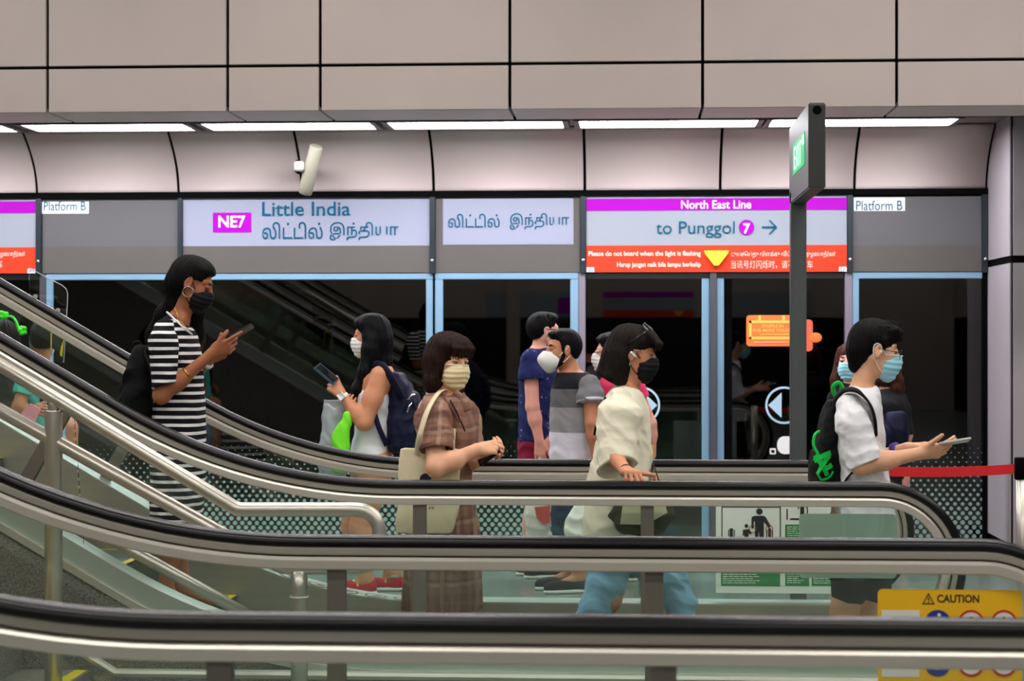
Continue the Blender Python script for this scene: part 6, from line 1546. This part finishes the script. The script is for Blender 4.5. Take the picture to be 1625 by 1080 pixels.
def women_back():
    Y = 13.0
    r, H = simple('woman in dark clothes and pale blue mask looking out from behind the man in white', Y, 1352, (1349, 574), -112, (1352, 606),
        [(1338, 1368, 604, .07), (1326, 1380, 618, .12), (1322, 1384, 650, .14), (1326, 1382, 700, .13), (1326, 1384, 740, .14)], SK_ROSE, HR_RED, hair_long, K_BLACK,
        [((1330, 622, 0), (1322, 670, -.02), (1330, 720, -.08), 1.0, .06, 1, None), ((1376, 622, 0), (1384, 670, -.02), (1376, 720, -.08), 1.0, .06, -1, None)],
        K_DARK, [(1328, 1380, 730, .14), (1330, 1378, 862, .13)], MK_BLUE, brow=True)
    Y = 13.6
    def curly(S, H, Y_):
        hair_long(S, H, Y_)
        rr = random.Random(4)
        for i in range(26):
            a = rr.uniform(0, 6.28); z = rr.uniform(-.32, -.02); H.ell(S, (-.02 + .06 * math.cos(a), .10 * math.sin(a), z), (.025, .03, .035), .02)
    r, H = simple('person with long wavy reddish hair and dark jacket facing the glass doors', Y, 1408, (1404, 588), 90, (1404, 622),
        [(1388, 1420, 616, .07), (1376, 1432, 630, .13), (1372, 1438, 665, .15), (1374, 1436, 720, .14), (1374, 1436, 760, .14)], SK_ROSE, HR_RED, curly, K_DARK,
        [((1382, 634, 0), (1374, 690, 0), (1384, 730, .08), 1.0, .06, 1, None), ((1428, 634, 0), (1438, 690, 0), (1430, 730, .08), 1.0, .06, -1, None)],
        K_DARK, [(1376, 1434, 750, .14), (1378, 1430, 850, .13)], None, eye=False)
    b = empty('shoulder_bag', P(1420, 712, Y - .2), 'dark navy and grey bag hanging on the back of the wavy-haired person', 'bag')
    S = Shape(); S.loft(secs(Y - .2, [(1408, 1438, 652, .03), (1404, 1441, 670, .06), (1406, 1440, 700, .06), (1412, 1432, 714, .04)]), 2.4, k=.02); S.wrinkle(.004, 30, 60); shape_obj('bag_body', S, .0055, K_NAVY, b)
    MB().ribbon(curve([P(1412, 658, Y - .2), P(1392, 630, Y - .15), P(1390, 622, Y)], 5), (0, 1, 0), .03, .004).build('strap', K_DARK, b, True)
    b = empty('lanyard', P(1396, 690, 12.82), 'dark red lanyard strap behind the man in white', 'strap')
    MB().ribbon([P(1397, 640, 12.85), P(1400, 665, 12.85), P(1404, 700, 12.85)], (1, 0, 0), .02, .003).build('band', mat('dark_red_webbing', (110, 24, 34), .7), b)
def people_left():
    Y = 12.3
    r, H = simple('person in a teal T-shirt with dark straps behind the steel handrails at the left', Y, 82, (68, 541), 105, (66, 576),
        [(46, 84, 576, .08), (34, 92, 592, .16), (36, 94, 620, .17), (50, 98, 650, .15), (60, 104, 680, .15)], SK_MID, HR_BLACK, hair_short(.094), K_TEAL,
        [((44, 598, -.13), (30, 645, -.18), (44, 652, -.30), .6, .062, 1, ((.7, -.2, .1), (-.2, -.8, .4), 40)), ((86, 598, .12), (96, 650, .14), (70, 668, -.1), .5, .062, -1, None)],
        K_DENIM, [(60, 110, 675, .15), (62, 108, 760, .15), (64, 106, 840, .13)], MK_BLUE)
    for x_, y_ in ((68, -.17), (80, -.14)):
        MB().ribbon(curve([P(x_ - 2, 585, Y + y_ + .06), P(x_, 605, Y + y_), P(x_ - 2, 640, Y + y_ - .01), P(x_ - 3, 660, Y + y_ + .04)], 5), (1, -.3, 0), .026, .006).build('strap', K_BLACK, r, True)
    b = empty('pink_folder', P(45, 672, Y - .36), 'flat pink folder held by the person in teal', 'folder')
    Vf = [P(x, y, Y - .36) for x, y in ((28, 662), (48, 640), (64, 648), (52, 678), (38, 672))]
    MB().prism([(p[0], p[2]) for p in Vf], Y - .37, Y - .352).build('sheet', mat('pink_card', (236, 150, 164), .6), b)
    r, H = simple('dark-haired person wearing a bright green headband at the far left edge', Y + .25, 10, (8, 538), 80, (8, 572),
        [(-10, 26, 570, .08), (-24, 38, 586, .14), (-24, 38, 640, .15), (-22, 36, 700, .15)], SK_MID, HR_BLACK, hair_long, K_BLACK,
        [], K_DARK, [(-20, 34, 690, .15), (-18, 32, 850, .14)], MK_BLACK)
    G = mat('neon_green', (60, 240, 30), .4)
    pts = [P(x, y, Y - .1) for x, y in ((4, 505), (12, 502), (20, 503), (26, 511), (29, 520), (33, 525))]
    o = MB().tube(curve(pts, 5), .0085, 10).build('headband', G, r, True)
    rr = random.Random(2)
    for (x, y), n_ in (((4, 498), 9), ((34, 524), 9)):
        S = Shape(); c = P(x, y, Y - .1)
        for i in range(n_): S.ell(c + np.array((rr.uniform(-.022, .022), rr.uniform(-.015, .015), rr.uniform(-.02, .02))), (.014,) * 3, None, .006)
        shape_obj('pompom', S, .004, G, o)
for fn in (man_white, woman_cream, woman_brown, woman_striped, woman_phone, man_blue, man_polo, person_pink, women_back, people_left): fn()
